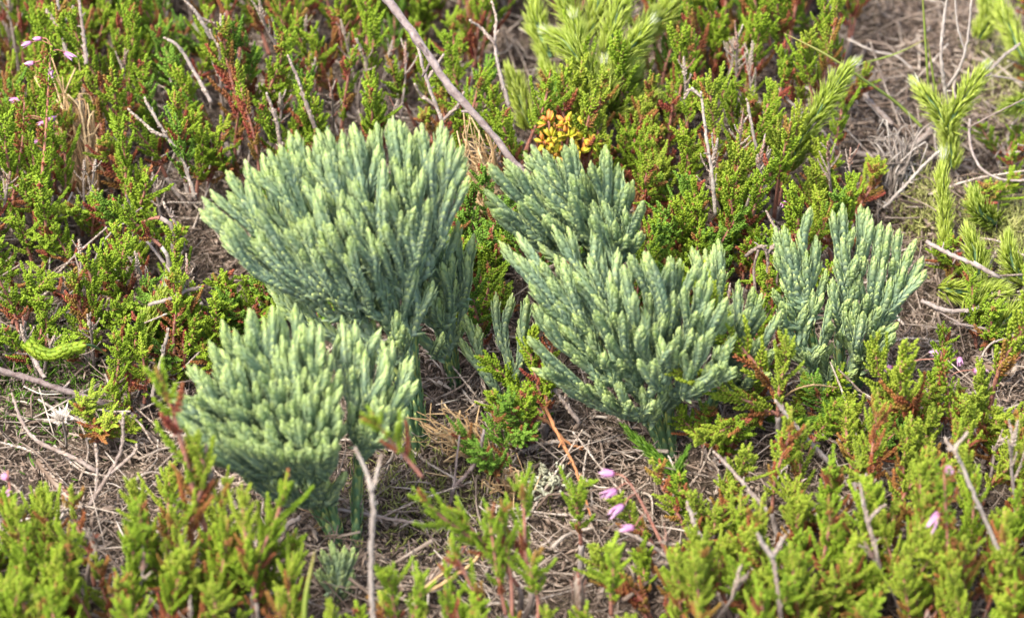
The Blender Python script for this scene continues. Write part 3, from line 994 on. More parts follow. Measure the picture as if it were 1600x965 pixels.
stick('dry_stalk', 'short rusty dry strip poking up near the lower edge of the bare litter', 'stalk', 'rust',
      [(1022, 895, 0.6), (1016, 868, 1.1)], 0.05, 0.035)
stick('dry_stalk', 'pale tan bent stalk curving over the litter near the lower edge', 'stalk', 'tan',
      [(645, 935, 0.5), (690, 912, 0.6), (735, 882, 0.7), (748, 866, 0.9)], 0.05, 0.04, [([(650, 928, 0.7), (700, 890, 0.8), (740, 870, 0.6)], 0.03, 0.02)])
stick('dead_twig', 'thin level brown twig under the nearest clump crossing behind its stalk', 'twig', 'greywood',
      [(520, 795, 0.6), (570, 803, 0.7), (620, 812, 0.7), (665, 818, 0.6)], 0.05, 0.04)
stick('dead_twig', 'stout broken brown twig leaning in the litter under the nearest clump', 'twig', 'greywood',
      [(342, 750, 1.0), (360, 778, 0.8), (378, 805, 0.5)], 0.06, 0.085)
stick('dead_twig', 'twisted thick brown twig on the litter beside the bare stalk of the nearest clump', 'twig', 'greywood',
      [(470, 808, 0.8), (448, 820, 0.7), (440, 838, 0.5), (418, 858, 0.3)], 0.06, 0.09)
stick('bark_strip', 'dark blunt brown bark piece between the middle clump and the small clump', 'bark', 'purplewood',
      [(1150, 596, 0.9), (1180, 604, 0.9), (1208, 618, 0.7)], 0.13, 0.10)
stick('dry_stalk', 'thin tan stalk arching over at the foot of the small clump', 'stalk', 'tan',
      [(1218, 628, 0.9), (1240, 610, 1.5), (1272, 601, 1.7), (1310, 606, 1.3)], 0.028, 0.02)
stick('dead_twig', 'straight peeling brown twig beside the crown of the small clump', 'twig', 'greywood',
      [(1448, 378, 1.5), (1480, 395, 1.5), (1520, 412, 1.5), (1562, 434, 1.2)], 0.06, 0.055)
stick('dead_branch', 'weathered grey branch lying behind the small clump with a broken pale end', 'branch', 'greywood',
      [(1335, 238, 1.0), (1370, 244, 0.9), (1405, 238, 1.0), (1440, 218, 1.2), (1462, 195, 1.3)], 0.085, 0.10)
stick('dead_branch', 'dark grey branch slanting down behind the tapering clubmoss shoot', 'branch', 'greywood',
      [(1330, 120, 1.4), (1360, 160, 1.2), (1395, 195, 1.0)], 0.07, 0.08)
stick('dead_twig', 'pale grey forked twig standing tall at the far edge between yellow-green shoots', 'twig', 'palewood',
      [(1482, 165, 2.2), (1474, 125, 2.9), (1470, 80, 3.6), (1476, 20, 4.4), (1484, -20, 5.0)], 0.06, 0.035,
      [([(1478, 140, 2.6), (1500, 105, 3.2), (1512, 60, 3.9), (1518, 0, 4.8)], 0.045, 0.03), ([(1508, 82, 3.5), (1496, 40, 4.2), (1492, -10, 4.9)], 0.03, 0.02)])
stick('dead_twig', 'thin brown twig bowed like a hook near the upper shoots of the bright clubmoss', 'twig', 'greywood',
      [(1515, 185, 2.2), (1516, 225, 1.7), (1532, 262, 1.3), (1565, 280, 1.2), (1610, 282, 1.3)], 0.04, 0.035,
      [([(1512, 200, 2.1), (1560, 175, 2.6), (1610, 150, 3.0)], 0.025, 0.015)])
stick('dead_twig', 'white bleached twig lying among the litter behind the bright clubmoss', 'twig', 'palewood',
      [(1540, 120, 1.8), (1566, 90, 2.0), (1595, 68, 2.2)], 0.055, 0.04, [([(1545, 118, 1.8), (1575, 122, 1.7), (1600, 130, 1.6)], 0.03, 0.02)])
stick('dead_twig', 'thin straight straw coloured twig in the litter behind the tapering clubmoss shoot', 'twig', 'palewood',
      [(1325, 62, 1.5), (1365, 80, 1.5), (1400, 88, 1.5), (1425, 108, 1.3)], 0.04, 0.03)
stick('dead_twig', 'curved dark root lying on bare litter beside the small clump', 'root', 'greywood',
      [(1440, 470, 0.6), (1480, 485, 0.6), (1520, 483, 0.7), (1548, 468, 0.8)], 0.06, 0.05, [([(1455, 480, 0.5), (1490, 500, 0.5), (1540, 525, 0.5)], 0.03, 0.02)])
stick('dead_twig', 'thin twig lying flat over the brown litter behind the pink bells', 'twig', 'greywood',
      [(1490, 505, 0.6), (1540, 514, 0.6), (1605, 530, 0.6)], 0.04, 0.035)
stick('dry_stalk', 'bleached straight stalk slanting up from the pale moss', 'stalk', 'palewood',
      [(1380, 325, 0.9), (1410, 295, 1.3), (1440, 262, 1.8), (1468, 235, 2.2)], 0.05, 0.045)
stick('dead_twig', 'pale peeling upright stem among the green sprigs behind the middle clump', 'twig', 'palewood',
      [(1118, 335, 2.0), (1112, 270, 3.0), (1104, 215, 3.7), (1096, 150, 4.5)], 0.055, 0.035, [([(1096, 152, 4.5), (1080, 140, 4.6), (1072, 150, 4.5)], 0.035, 0.025)], 0.1)
stick('dead_twig', 'grey upright knobbly stem behind the gap between the middle and small clumps', 'twig', 'palewood',
      [(1198, 315, 2.0), (1186, 255, 2.9), (1176, 205, 3.6), (1168, 160, 4.2)], 0.05, 0.035, (), 0.1)
stick('dead_twig', 'pale slanting twig poking between the green sprigs below the tapering shoot', 'twig', 'palewood',
      [(1212, 135, 2.3), (1240, 165, 2.1), (1280, 200, 1.6), (1310, 235, 1.1)], 0.04, 0.045)
stick('dead_twig', 'curled brown withered stem drooping between the middle and the small clump', 'twig', 'greywood',
      [(1165, 400, 2.2), (1190, 385, 2.6), (1200, 410, 2.2), (1195, 455, 1.5)], 0.05, 0.04,
      [([(1190, 388, 2.5), (1212, 400, 2.3), (1214, 440, 1.7)], 0.04, 0.03), ([(1185, 390, 2.5), (1178, 420, 2.0), (1180, 450, 1.6)], 0.035, 0.03), ([(1198, 398, 2.4), (1215, 370, 2.7), (1200, 335, 3.1)], 0.035, 0.03)], 0.08)
# grey woody stems in the near growth on the right
for lab, pts, fk in [
    ('pale woody stem slanting through the green sprigs nearest the lower right corner', [(1600, 925, 1.5), (1565, 868, 2.2), (1530, 790, 3.1), (1500, 720, 3.9), (1480, 690, 4.2)], [([(1500, 722, 3.9), (1494, 700, 4.2), (1508, 680, 4.4)], 0.04, 0.03)]),
    ('grey upright stem with a forked stump end rising from the lower edge', [(1222, 985, 2.0), (1215, 920, 2.8), (1207, 868, 3.4)], [([(1207, 870, 3.4), (1192, 850, 3.7), (1186, 838, 3.9)], 0.06, 0.04), ([(1208, 868, 3.4), (1224, 840, 3.8)], 0.05, 0.035)]),
    ('grey forked stem standing in the middle of the near green growth', [(1378, 900, 1.8), (1366, 850, 2.5), (1355, 810, 3.0), (1345, 762, 3.6)], [([(1357, 815, 3.0), (1368, 800, 3.2), (1378, 792, 3.3)], 0.04, 0.03)]),
    ('brown peeling stem slanting over the sprigs in front of the small clump', [(1298, 725, 1.6), (1265, 690, 2.2), (1235, 655, 2.8), (1215, 630, 3.2)], []),
    ('grey flaking stem slanting away in front of the middle clump', [(1200, 800, 1.3), (1170, 765, 1.7), (1140, 730, 2.1), (1120, 710, 2.3)], []),
    ('grey stem tilting up behind the lower stems', [(1105, 860, 1.4), (1090, 830, 1.8), (1075, 790, 2.3)], []),
]:
    stick('dead_twig', lab, 'twig', 'palewood' if 'pale' in lab else 'greywood', pts, 0.06, 0.045, fk, 0.075)
# dead twigs in the far growth on the left
for lab, pts, fk, k in [
    ('knobbly brown dead twig leaning in the sprigs behind the largest clump, its top worn pale', [(305, 310, 1.6), (285, 250, 2.4), (255, 205, 3.0), (228, 158, 3.6)], [([(262, 215, 2.9), (240, 205, 3.1), (205, 175, 3.5)], 0.035, 0.025)], 0.085),
    ('brown dead twig with a bristly head between red tinted leaves at the far edge', [(330, 160, 2.6), (305, 115, 3.2), (280, 75, 3.8), (262, 62, 4.0)], [], 0.07),
    ('pale twig forking beneath the far edge over bright sprigs', [(330, 60, 3.6), (310, 25, 4.2), (290, 2, 4.5)], [([(312, 28, 4.1), (330, 35, 4.0)], 0.03, 0.02)], 0.09),
    ('grey stem crowned by a tuft of red buds behind the largest clump', [(492, 200, 2.2), (480, 165, 2.8), (466, 125, 3.4), (452, 92, 3.9)], [], 0.1),
    ('grey dead twig beside a red leaved sprig just behind the largest clump', [(440, 240, 1.8), (432, 190, 2.6), (418, 150, 3.2)], [], 0.08),
    ('tall thin grey twig rising to the far edge beside the flowering sprig', [(135, 100, 3.4), (130, 50, 4.0), (122, -10, 4.8)], [], 0.09),
    ('bleached stem with bushy dry husks next to the flowering sprig', [(105, 90, 3.0), (95, 40, 3.6), (90, -5, 4.2)], [([(98, 50, 3.5), (75, 20, 3.9)], 0.04, 0.03), ([(97, 45, 3.5), (112, 15, 4.0)], 0.04, 0.03)], 0.07),
    ('grey dry heather stem with shaggy husks crossing under the long purplish twig', [(705, 250, 2.0), (690, 190, 3.0), (665, 120, 4.0), (650, 60, 4.8)], [([(690, 190, 3.0), (715, 165, 3.4), (722, 150, 3.6)], 0.04, 0.03), ([(680, 165, 3.3), (660, 150, 3.5), (650, 135, 3.8)], 0.04, 0.03), ([(668, 125, 3.9), (690, 90, 4.4)], 0.035, 0.025)], 0.06),
    ('grey forked dry stem with open husks standing behind the long purplish twig', [(795, 165, 2.6), (780, 110, 3.4), (772, 65, 4.0)], [([(774, 70, 4.0), (752, 45, 4.3), (738, 35, 4.5)], 0.035, 0.025), ([(773, 66, 4.0), (775, 30, 4.5), (770, 8, 4.8)], 0.035, 0.025)], 0.075),
    ('brown knobbly twig leaning over the litter beside the largest clump', [(290, 390, 0.9), (272, 345, 1.5), (258, 322, 1.9)], [], 0.07),
    ('grey knobbly twig lying on the litter behind the white seed head', [(150, 735, 0.5), (110, 712, 0.6), (60, 690, 0.7), (35, 660, 0.8), (20, 620, 1.0)], [], 0.1),
    ('grey brown branching dead twig standing on the litter beside the white seed head', [(140, 790, 0.4), (170, 740, 1.1), (190, 700, 1.7), (192, 650, 2.4)], [([(170, 742, 1.1), (205, 712, 1.5), (212, 700, 1.6)], 0.04, 0.03), ([(150, 775, 0.6), (152, 730, 1.2), (150, 700, 1.5)], 0.04, 0.025)], 0.12),
    ('pale knobbly twig standing in the dark gap beside the nearest clump', [(238, 620, 0.8), (250, 570, 1.5), (262, 520, 2.1)], [], 0.08),
    ('shaggy pale twig lying level in the litter below the middle clump', [(815, 705, 0.5), (850, 692, 0.7), (900, 688, 0.8)], [], 0.06),
    ('shaggy grey twig leaning on the litter beside the rusty orange stalk', [(905, 660, 0.8), (875, 620, 1.3), (850, 585, 1.7)], [([(880, 625, 1.2), (895, 600, 1.5)], 0.03, 0.02)], 0.07),
    ('grey bent dead twig crossing behind the yellow curved cone', [(70, 590, 0.8), (52, 560, 1.1), (40, 535, 1.4)], [], 0.07),
    ('thick shaggy grey stem sloping across the lower litter below the pink bells', [(1075, 905, 0.5), (1040, 868, 0.9), (1000, 842, 1.1), (960, 826, 1.1)], [([(1050, 880, 0.8), (1020, 878, 0.9)], 0.04, 0.03)], 0.07),
]:
    stick('dead_twig', lab, 'twig', 'palewood' if ('pale' in lab or 'bleached' in lab) else 'greywood', pts, 0.06, 0.04, fk, k)


def grass_blade(label, pts, r, mat='grass'):
    w = px(pts)
    path = smooth_path(w, 40)
    T, X, Y = frames(path)
    mb = MB()
    s = np.linspace(0, 1, 40)
    wd = r * (1 - s**3 * 0.8)
    side = unitr(np.cross(T, UPV[None] * 0.3 - FWD[None]))
    N = np.cross(side, T)
    V = np.stack([path - side * wd[:, None], path + N * 0.012, path + side * wd[:, None], path - N * 0.012], 1).reshape(-1, 3)
    F = []
    for i in range(39):
        for k in range(4):
            a, b, c, d = i * 4 + k, i * 4 + (k + 1) % 4, i * 4 + 4 + (k + 1) % 4, i * 4 + 4 + k
            F += [(a, b, c), (a, c, d)]
    C = np.zeros((len(V), 4))
    C[:, 0] = rng.uniform(0.3, 0.8)
    C[:, 1] = np.repeat(s, 4)
    mb.add(V, F, C)
    tag(mb.build('grass_blade', M[mat], None, w[0]), label, 'grass blade')


grass_blade('long arching grass blade turning from green to tan across the bright tapering shoot', [(1440, 198, 1.3), (1400, 160, 2.0), (1350, 125, 3.0), (1290, 85, 3.9), (1225, 52, 4.4)], 0.045)
grass_blade('thin upright green grass blade in front of the forked clubmoss', [(1452, 158, 1.8), (1447, 80, 3.2), (1442, 0, 4.6), (1440, -30, 5.2)], 0.03)
grass_blade('second thin green grass blade, shorter, standing against the forked clubmoss', [(1462, 150, 1.9), (1456, 105, 2.7), (1449, 60, 3.5)], 0.03)
grass_blade('thin yellowish grass blade lying level toward the upright grass blades', [(1345, 100, 2.0), (1400, 84, 2.2), (1450, 60, 2.6)], 0.022)
grass_blade('slender green grass stem bowed in front of the middle clump foot', [(1133, 800, 0.6), (1128, 770, 1.1), (1136, 735, 1.7), (1150, 712, 2.0)], 0.03)
grass_blade('lime green blade standing out of focus before the tiny sprout', [(475, 985, 2.2), (478, 930, 3.0), (492, 860, 4.0)], 0.06)

# ------------------------------------------------------------------ stag's-horn like clubmoss: thick bright hairy shoots
def hairy(label, runs, r=0.16, tuft=True, leafL=0.5, tilt=0.62, group='bright yellow-green clubmoss shoots', mat='staghorn', red=0.0):
    root = empty('bright_clubmoss_shoot', px(runs[0][:1])[0], label, 'clubmoss', group)
    for pts in runs:
        path = smooth_path(px(pts), 40)
        st = MB()
        st.tube(path, min(0.07, r * 0.3), 6, 0.5)
        sh = st.build('shoot', M['clubstem'], root)
        fo = MB()
        q, length = resample(path, 0.04)
        n = len(q)
        T, X, Y = frames(q)
        for k in range(8):
            a = np.arange(n) * 2.399 + k * 0.7854 + rng.normal(0, 0.15, n)
            D = np.cos(a)[:, None] * X + np.sin(a)[:, None] * Y
            left = length * np.linspace(1, 0, n)
            kk = np.clip(left / 0.6, 0.0, 1)
            tl = tilt * (0.25 + 0.75 * kk) + rng.normal(0, 0.17, n)
            Z = unitr(T * np.cos(tl)[:, None] + D * np.sin(tl)[:, None])
            O = unitr(-D * np.cos(tl)[:, None] + T * np.sin(tl)[:, None])
            S = np.cross(O, Z)
            pos = q + D * (r * 0.45 * (0.35 + 0.65 * kk))[:, None] - T * 0.1
            fo.place(T_HAIR, pos, S, O, Z, 0.045, 0.04, leafL * rng.uniform(0.8, 1.2, n) * (0.75 + 0.25 * kk), rng.uniform(0, 1, n), 0)
        fo.build('foliage', M[mat], sh)
        if tuft:
            tf = MB()
            m = 34
            e = q[-1]
            tt = T[-1]
            D = unitr(rng.normal(0, 1, (m, 3)))
            Z = unitr(tt[None] + D * 0.35)
            X2 = unitr(np.cross(Z, D))
            tf.place(T_HAIR, e[None] - tt[None] * 0.12 + D * 0.05, X2, np.cross(Z, X2), Z, 0.013, 0.013, rng.uniform(0.25, 0.45, m), 0.8, 0.8)
            tf.build('hair_tip', M[mat], sh)
    return root


hairy('broad bright clubmoss shoot with a white hair tip nodding over at the far edge', [[(930, 165, 2.2), (915, 110, 3.0), (885, 70, 3.6), (855, 52, 3.8)]], 0.24)
hairy('stout bright clubmoss shoot with a white hair tip, leaning away from the nodding one', [[(955, 135, 2.4), (975, 90, 3.1), (1005, 50, 3.8), (1016, 36, 4.0)]], 0.2)
hairy('upright bright clubmoss shoot with a white tip between the nodding one and the stout one', [[(905, 110, 2.6), (902, 60, 3.4), (896, 28, 3.9)]], 0.2)
hairy('short bright clubmoss bud with a white tip in the fork of the stout shoot', [[(950, 160, 2.2), (945, 125, 2.7), (942, 100, 3.0)]], 0.16)
hairy('spreading bright clubmoss arms filling the far edge beside the nodding shoot', [[(940, 120, 2.4), (960, 40, 3.4), (985, -25, 4.2)], [(905, 60, 2.6), (885, 10, 3.3), (870, -30, 3.9)], [(930, 140, 2.0), (985, 125, 2.2), (1000, 105, 2.4)]], 0.22, False)
hairy('wide bright clubmoss arms fanning out at the far edge beyond the nodding shoot', [[(1000, 60, 2.2), (1040, 20, 2.8), (1060, -20, 3.3)], [(860, 90, 2.0), (840, 40, 2.6), (835, 0, 3.1)], [(965, 175, 1.6), (1005, 160, 2.0), (1025, 150, 2.2)]], 0.24, False)
hairy('thick bushy bright clubmoss arms crowding behind the orange leaved plant', [[(950, 190, 1.2), (940, 150, 2.0), (925, 120, 2.4)], [(880, 170, 1.4), (865, 130, 2.1), (850, 100, 2.5)], [(985, 100, 1.8), (1000, 60, 2.5), (1020, 20, 3.0)], [(920, 60, 2.4), (935, 10, 3.1), (945, -30, 3.6)]], 0.26, False)
hairy('dim green clubmoss arm hanging under the nodding shoot beside the orange plant', [[(900, 235, 1.0), (925, 180, 1.8), (920, 110, 2.6)], [(830, 200, 1.2), (812, 150, 1.8), (795, 110, 2.4)]], 0.26, False, mat='staghorn')
hairy('tapering bright clubmoss shoot with a silvery tip reaching up beyond the small clump', [[(1235, 262, 1.3), (1255, 215, 2.0), (1290, 160, 2.9), (1322, 112, 3.6), (1334, 100, 3.8)]], 0.17)
hairy('forked bright clubmoss with two silvery tipped arms standing on the litter', [[(1488, 262, 0.8), (1484, 210, 1.6), (1486, 190, 2.0), (1510, 150, 2.7), (1538, 106, 3.4)], [(1486, 215, 1.5), (1470, 180, 2.1), (1445, 148, 2.6), (1432, 132, 2.8)]], 0.15)
hairy('ribbed green clubmoss column with a white tip standing just in front of the forked one', [[(1478, 385, 0.5), (1476, 330, 1.3), (1472, 280, 2.1), (1474, 245, 2.6)]], 0.15, True, 0.42, 0.36)
hairy('pleated green clubmoss shoot tip with silky white hairs under the short grey twig', [[(225, 530, 0.8), (235, 500, 1.3), (252, 465, 1.9), (262, 445, 2.2)]], 0.16, True, 0.5, 0.3)
hairy('soft bright clubmoss arms curling in shade beside the peeling twig', [[(1530, 455, 0.3), (1525, 400, 1.1), (1512, 360, 1.7)], [(1600, 440, 0.4), (1580, 405, 1.0), (1575, 370, 1.5)], [(1470, 452, 0.3), (1510, 455, 0.6), (1560, 440, 0.8)]], 0.2, False)
hairy('plump soft bright clubmoss arms heaped below the peeling twig near the edge', [[(1510, 500, 0.2), (1545, 465, 0.8), (1575, 455, 1.2)], [(1560, 520, 0.2), (1580, 495, 0.7), (1605, 470, 1.1)], [(1555, 350, 0.5), (1530, 330, 1.2), (1520, 300, 1.7)]], 0.24, False)
hairy('low bright clubmoss arms at the far edge of the sunlit corner', [[(1600, 90, 1.4), (1575, 40, 2.0), (1560, 0, 2.5)], [(1530, 60, 1.2), (1545, 20, 1.8), (1535, -10, 2.3)], [(1610, 160, 1.2), (1570, 170, 1.5)]], 0.2, False)
hairy('dark green fluffy clubmoss arms tucked under the foot of the middle clump', [[(1060, 745, 0.3), (1010, 700, 0.9), (975, 665, 1.4)], [(1085, 790, 0.3), (1060, 740, 1.1), (1075, 700, 1.7)], [(1180, 640, 0.6), (1240, 660, 1.0), (1290, 650, 1.3)]], 0.1, False, 0.3, 0.4, mat='heather_deep')
hairy('pale green drooping clubmoss arm at the outer edge beside the near growth', [[(1545, 665, 0.9), (1580, 680, 1.1), (1615, 705, 1.2)]], 0.18, False)

# yellow curved cone
mb = MB()
path = smooth_path(px([(42, 534, 2.3), (60, 549, 2.15), (80, 554, 2.1), (102, 546, 2.2), (124, 541, 2.25)]), 40)
rr_ = 0.17
scaly(mb, path, rr_, 0.11, 0.06, 0.2, 0.13, False, 0.1)
scaly(mb, path, rr_, 0.11, 0.06, 0.2, 0.13, False, 0.1, 0.8)
cone = empty('clubmoss_cone', path[0], 'curved yellow-green cone lying on the litter like a small caterpillar', 'cone')
mb.build('cone_body', M['heather_lime'], cone)
mb = MB()
mb.tube(smooth_path(px([(122, 541, 2.25), (145, 540, 1.8), (170, 556, 0.8)]), 10), 0.03, 5)
mb.build('stalk', M['clubstem'], cone)

# ------------------------------------------------------------------ flowers
def bell(parent, tip, base, size=1.0):
    """closed bell of four pointed petals from base (sepals) to tip"""
    d = unit(tip - base)
    L = np.linalg.norm(tip - base)
    x = unit(np.cross(d, [0.2, 0.3, 1]))
    y = np.cross(d, x)
    mb = MB()
    for k in range(4):
        a = k * math.pi / 2 + 0.4
        D = math.cos(a) * x + math.sin(a) * y
        Z = unit(d + D * rng.uniform(0.05, 0.2))
        S = unit(np.cross(D, Z))
        mb.place(T_SCALE, (base + D * 0.03 * size)[None], S[None], D[None], Z[None], 0.125 * size, 0.05 * size, L * rng.uniform(0.85, 1.15), rng.uniform(0, 1), rng.uniform(0, 0.25))
    f = mb.build('flower', M['pink'], parent)
    mb = MB()
    for k in range(4):
        a = k * math.pi / 2
        D = math.cos(a) * x + math.sin(a) * y
        Z = unit(d + D * 0.35)
        S = unit(np.cross(D, Z))
        mb.place(T_SCALE, (base - d * 0.03)[None], S[None], D[None], Z[None], 0.08 * size, 0.05 * size, 0.16 * size, rng.uniform(0, 1), 0.0)
    mb.build('sepal', M['sepal'], f)


def flowering(label, pts, bells, size=1.0, leafy_stem=True):
    w = px(pts)
    root = empty('flowering_heath_sprig', w[0], label, 'flowering heath', 'flowering heath sprigs')
    path = smooth_path(w, 40)
    mb = MB()
    mb.tube(path, np.linspace(0.05, 0.02, 40), 5, 0.5)
    for tx, ty, bx, by, z in bells:
        b = P(bx, by, z)
        k = path[np.argmin(np.linalg.norm(path - b, axis=1))]
        mb.tube(smooth_path([k, (k + b) / 2 + np.array([0, 0, 0.08]), b], 6), 0.014, 4, 0.5)
    st = mb.build('stem', M['redstem'], root)
    if leafy_stem:
        fo = MB()
        k = 0
        for u in np.arange(0.03, 0.98, 0.06):
            j = int(u * 39)
            for s_ in range(3):
                a = rng.uniform(0, 6.28)
                D = unit(np.array([math.cos(a), math.sin(a), 0.2]))
                d0 = unit(D * 0.8 + np.array([0, 0, 0.6]))
                ln = rng.uniform(0.25, 0.5)
                leafy(fo, hermite(path[j], d0 * ln, path[j] + d0 * ln * 0.6 + np.array([0, 0, ln * 0.3]), np.array([0, 0, 1]) * ln, 7), 0.2, 0.05, 0.09, 0.8, rng.choice([0, 0, 0.8]), 0.4)
        fo.build('foliage', M['heather'], st)
    for tx, ty, bx, by, z in bells:
        bell(root, P(tx, ty, z - 0.05), P(bx, by, z), size)
    return root


flowering('tall flowering heath sprig with pale pink buds round its head at the far corner', [(60, 330, 1.6), (66, 270, 2.4), (72, 200, 3.3), (76, 130, 4.2), (80, 70, 5.0)],
          [(32, 72, 50, 66, 4.9), (52, 62, 66, 60, 5.1), (116, 92, 100, 82, 4.8), (82, 124, 78, 106, 4.5), (40, 100, 54, 98, 4.5)], 0.9)
flowering('flowering heath sprig with mauve bells halfway up, shorter than its neighbour at the far corner', [(15, 340, 1.2), (25, 280, 2.0), (35, 220, 2.8), (38, 160, 3.6)],
          [(14, 157, 34, 155, 3.5), (58, 196, 72, 190, 3.2), (88, 184, 74, 188, 3.3), (48, 223, 66, 221, 2.8)], 0.9)
flowering('flowering sprig carrying one tiny pink bell behind the gap beside the small clump', [(1245, 400, 1.5), (1240, 350, 2.3), (1235, 315, 2.8)], [(1218, 322, 1230, 314, 2.7)], 0.7)
flowering('flowering heath sprig hung with pink bells beside the small clump', [(1500, 700, 0.6), (1485, 640, 1.5), (1478, 590, 2.2), (1470, 560, 2.6)],
          [(1452, 550, 1472, 552, 2.6), (1376, 578, 1395, 573, 2.3), (1500, 572, 1499, 558, 2.4), (1542, 583, 1520, 578, 2.3)], 1.1)
flowering('flowering heath sprig with four drooping pink bells over the bare litter below the middle clump', [(1060, 900, 0.8), (1030, 840, 1.7), (1005, 790, 2.4), (985, 755, 2.9)],
          [(938, 738, 962, 740, 3.0), (940, 778, 964, 764, 2.8), (950, 806, 975, 788, 2.6), (968, 828, 992, 822, 2.3)], 1.25, False)
flowering('flowering heath sprig with a single large pink bell deep in the near growth', [(1490, 960, 1.5), (1482, 880, 2.7), (1478, 800, 3.8), (1475, 740, 4.6)],
          [(1453, 826, 1470, 797, 3.7), (1488, 742, 1478, 728, 4.6)], 1.2)
flowering('small flowering sprig with two pinkish white bells by the left edge of the litter', [(20, 830, 1.5), (22, 800, 1.9), (16, 765, 2.4), (12, 735, 2.8)],
          [(4, 742, 12, 748, 2.7), (14, 778, 14, 764, 2.4)], 1.1, False)

# ------------------------------------------------------------------ orange and yellow leaved little plant
pl = empty('orange_leaved_plant', P(885, 330, 0), 'small plant with yellow and orange leaves behind the middle clump', 'plant')
for (x, y, z, b) in [(857, 190, 3.2, .8), (885, 190, 3.3, .7), (912, 215, 2.9, .8), (862, 215, 2.9, .2), (888, 212, 3.0, .1), (905, 235, 2.6, .2), (850, 222, 2.7, .7), (870, 240, 2.5, .5), (925, 225, 2.8, .4), (890, 250, 2.4, .2), (875, 200, 3.1, .1), (905, 200, 3.1, .3)]:
    e = P(x, y, z)
    mb = MB()
    mb.tube(smooth_path([P(885, 330, 0), (P(885, 330, 0) + e) / 2 + rng.normal(0, .1, 3), e], 8), 0.03, 5)
    st = mb.build('stem', M['redstem'], pl)
    fo = MB()
    for k in range(13):
        D = unit(rng.normal(0, 1, 3) + np.array([0, 0, 0.7]))
        X = unit(np.cross(D, rng.normal(0, 1, 3)))
        fo.place(T_LEAF, (e + D * 0.03 - np.array([0, 0, 0.03 * (k % 5)]))[None], X[None], np.cross(D, X)[None], D[None], 0.15, 0.05, rng.uniform(0.2, 0.32), rng.uniform(0, 1), b if rng.uniform() < 0.45 else 0)
    fo.build('foliage', M['orange'], st)

# ------------------------------------------------------------------ white star shaped dry seed head
sh = empty('star_seed_head', P(100, 690, 0.2), 'white star shaped dry seed head on the dark litter', 'seed head')
mb = MB()
c = P(98, 658, 1.5)
mb.tube(smooth_path([P(104, 700, 0.2), P(103, 680, 0.8), c], 8), 0.03, 5)
mb.build('stalk', M['palewood'], sh)
mb = MB()
for k in range(46):
    a = rng.uniform(0, 6.28)
    e = rng.uniform(0.25, 1.4)
    D = unit(np.array([math.cos(a) * math.cos(e), math.sin(a) * math.cos(e), math.sin(e)]) + np.array([0, -0.25, 0.2]))
    X = unit(np.cross(D, rng.normal(0, 1, 3)))
    mb.place(T_LEAF, c[None], X[None], np.cross(D, X)[None], D[None], 0.06, 0.025, rng.uniform(0.28, 0.5), rng.uniform(0, 1), 0)
mb.build('seed_bract', M['star'], sh)


# ------------------------------------------------------------------ dry fans of tan needles and shaggy dead tufts
def tuft(name, label, base, dirs, n, L, W, mat, cat, spread=0.35, rad=0.25):
    """dry tuft: n narrow blades from around a ground point, aimed at the given photo points"""
    b0 = P(*base)
    root = empty(name, b0, label, cat)
    for tgt in dirs:
        mb = MB()
        t = P(*tgt)
        for i in range(n):
            s0 = b0 + rng.normal(0, rad, 3) * np.array([1, 1, 0.2])
            e = t + rng.normal(0, spread * 1.4, 3)
            m = s0 * 0.65 + e * 0.35 + rng.normal(0, 0.14, 3) + np.array([0, 0, 0.12])
            m2 = s0 * 0.3 + e * 0.7 + rng.normal(0, 0.2, 3)
            mb.tube(smooth_path([s0, m, m2, s0 + (e - s0) * rng.uniform(0.6, 1.1) + rng.normal(0, 0.15, 3)], 9), np.linspace(W, W * 0.3, 9) * rng.uniform(0.6, 1.3), 4, rng.uniform(0, 1))
        mb.build('blade_tuft', M[mat], root)
    return root


tuft('dry_frond', 'tan dried fan of needles spread on the litter between the two biggest clumps', (765, 715, 0.4), [(670, 650, 1.4), (700, 640, 1.7), (675, 690, 0.8)], 20, 1, 0.032, 'tan', 'dry frond', 0.22, 0.1)
tuft('dry_frond', 'tall brown withered tuft standing in the gap behind the two biggest clumps', (765, 330, 0.6), [(742, 205, 3.0), (735, 235, 2.5)], 26, 1, 0.04, 'tan', 'dry frond', 0.18, 0.15)
tuft('dry_frond', 'short reddish withered tuft just behind the end of the long purplish twig', (795, 300, 0.6), [(770, 240, 2.0)], 24, 1, 0.035, 'rust', 'dry frond', 0.15, 0.15)
tuft('dry_frond', 'tan withered tuft sunk in the gap beside the pleated clubmoss tip', (268, 510, 0.5), [(275, 455, 1.3), (255, 480, 1.0)], 20, 1, 0.035, 'tan', 'dry frond', 0.15, 0.15)
tuft('dry_frond', 'pale curled husk standing behind the flowering heath sprigs', (140, 300, 0.4), [(95, 120, 3.0), (120, 170, 2.2)], 26, 1, 0.045, 'tan', 'dry frond', 0.25, 0.2)
tuft('dry_frond', 'small tan tuft of old needles fanned beside the pale lichen', (800, 770, 0.3), [(795, 745, 0.9)], 26, 1, 0.03, 'tan', 'dry frond', 0.15, 0.05)
tuft('dry_frond', 'pale straw tuft fanned on the sunlit moss', (1395, 300, 0.3), [(1390, 200, 1.9), (1420, 220, 1.6)], 24, 1, 0.04, 'palewood', 'dry frond', 0.22, 0.12)
tuft('dry_frond', 'shaggy pale dead shoot at the edge of the near growth by the left edge', (60, 850, 0.3), [(0, 885, 1.2), (20, 870, 1.0)], 24, 1, 0.035, 'palewood', 'dry frond', 0.2, 0.12)
tuft('dry_frond', 'yellow straw tuft poking from under the nearest clump stalk', (520, 820, 0.2), [(490, 790, 0.8)], 14, 1, 0.03, 'tan', 'dry frond', 0.12, 0.1)

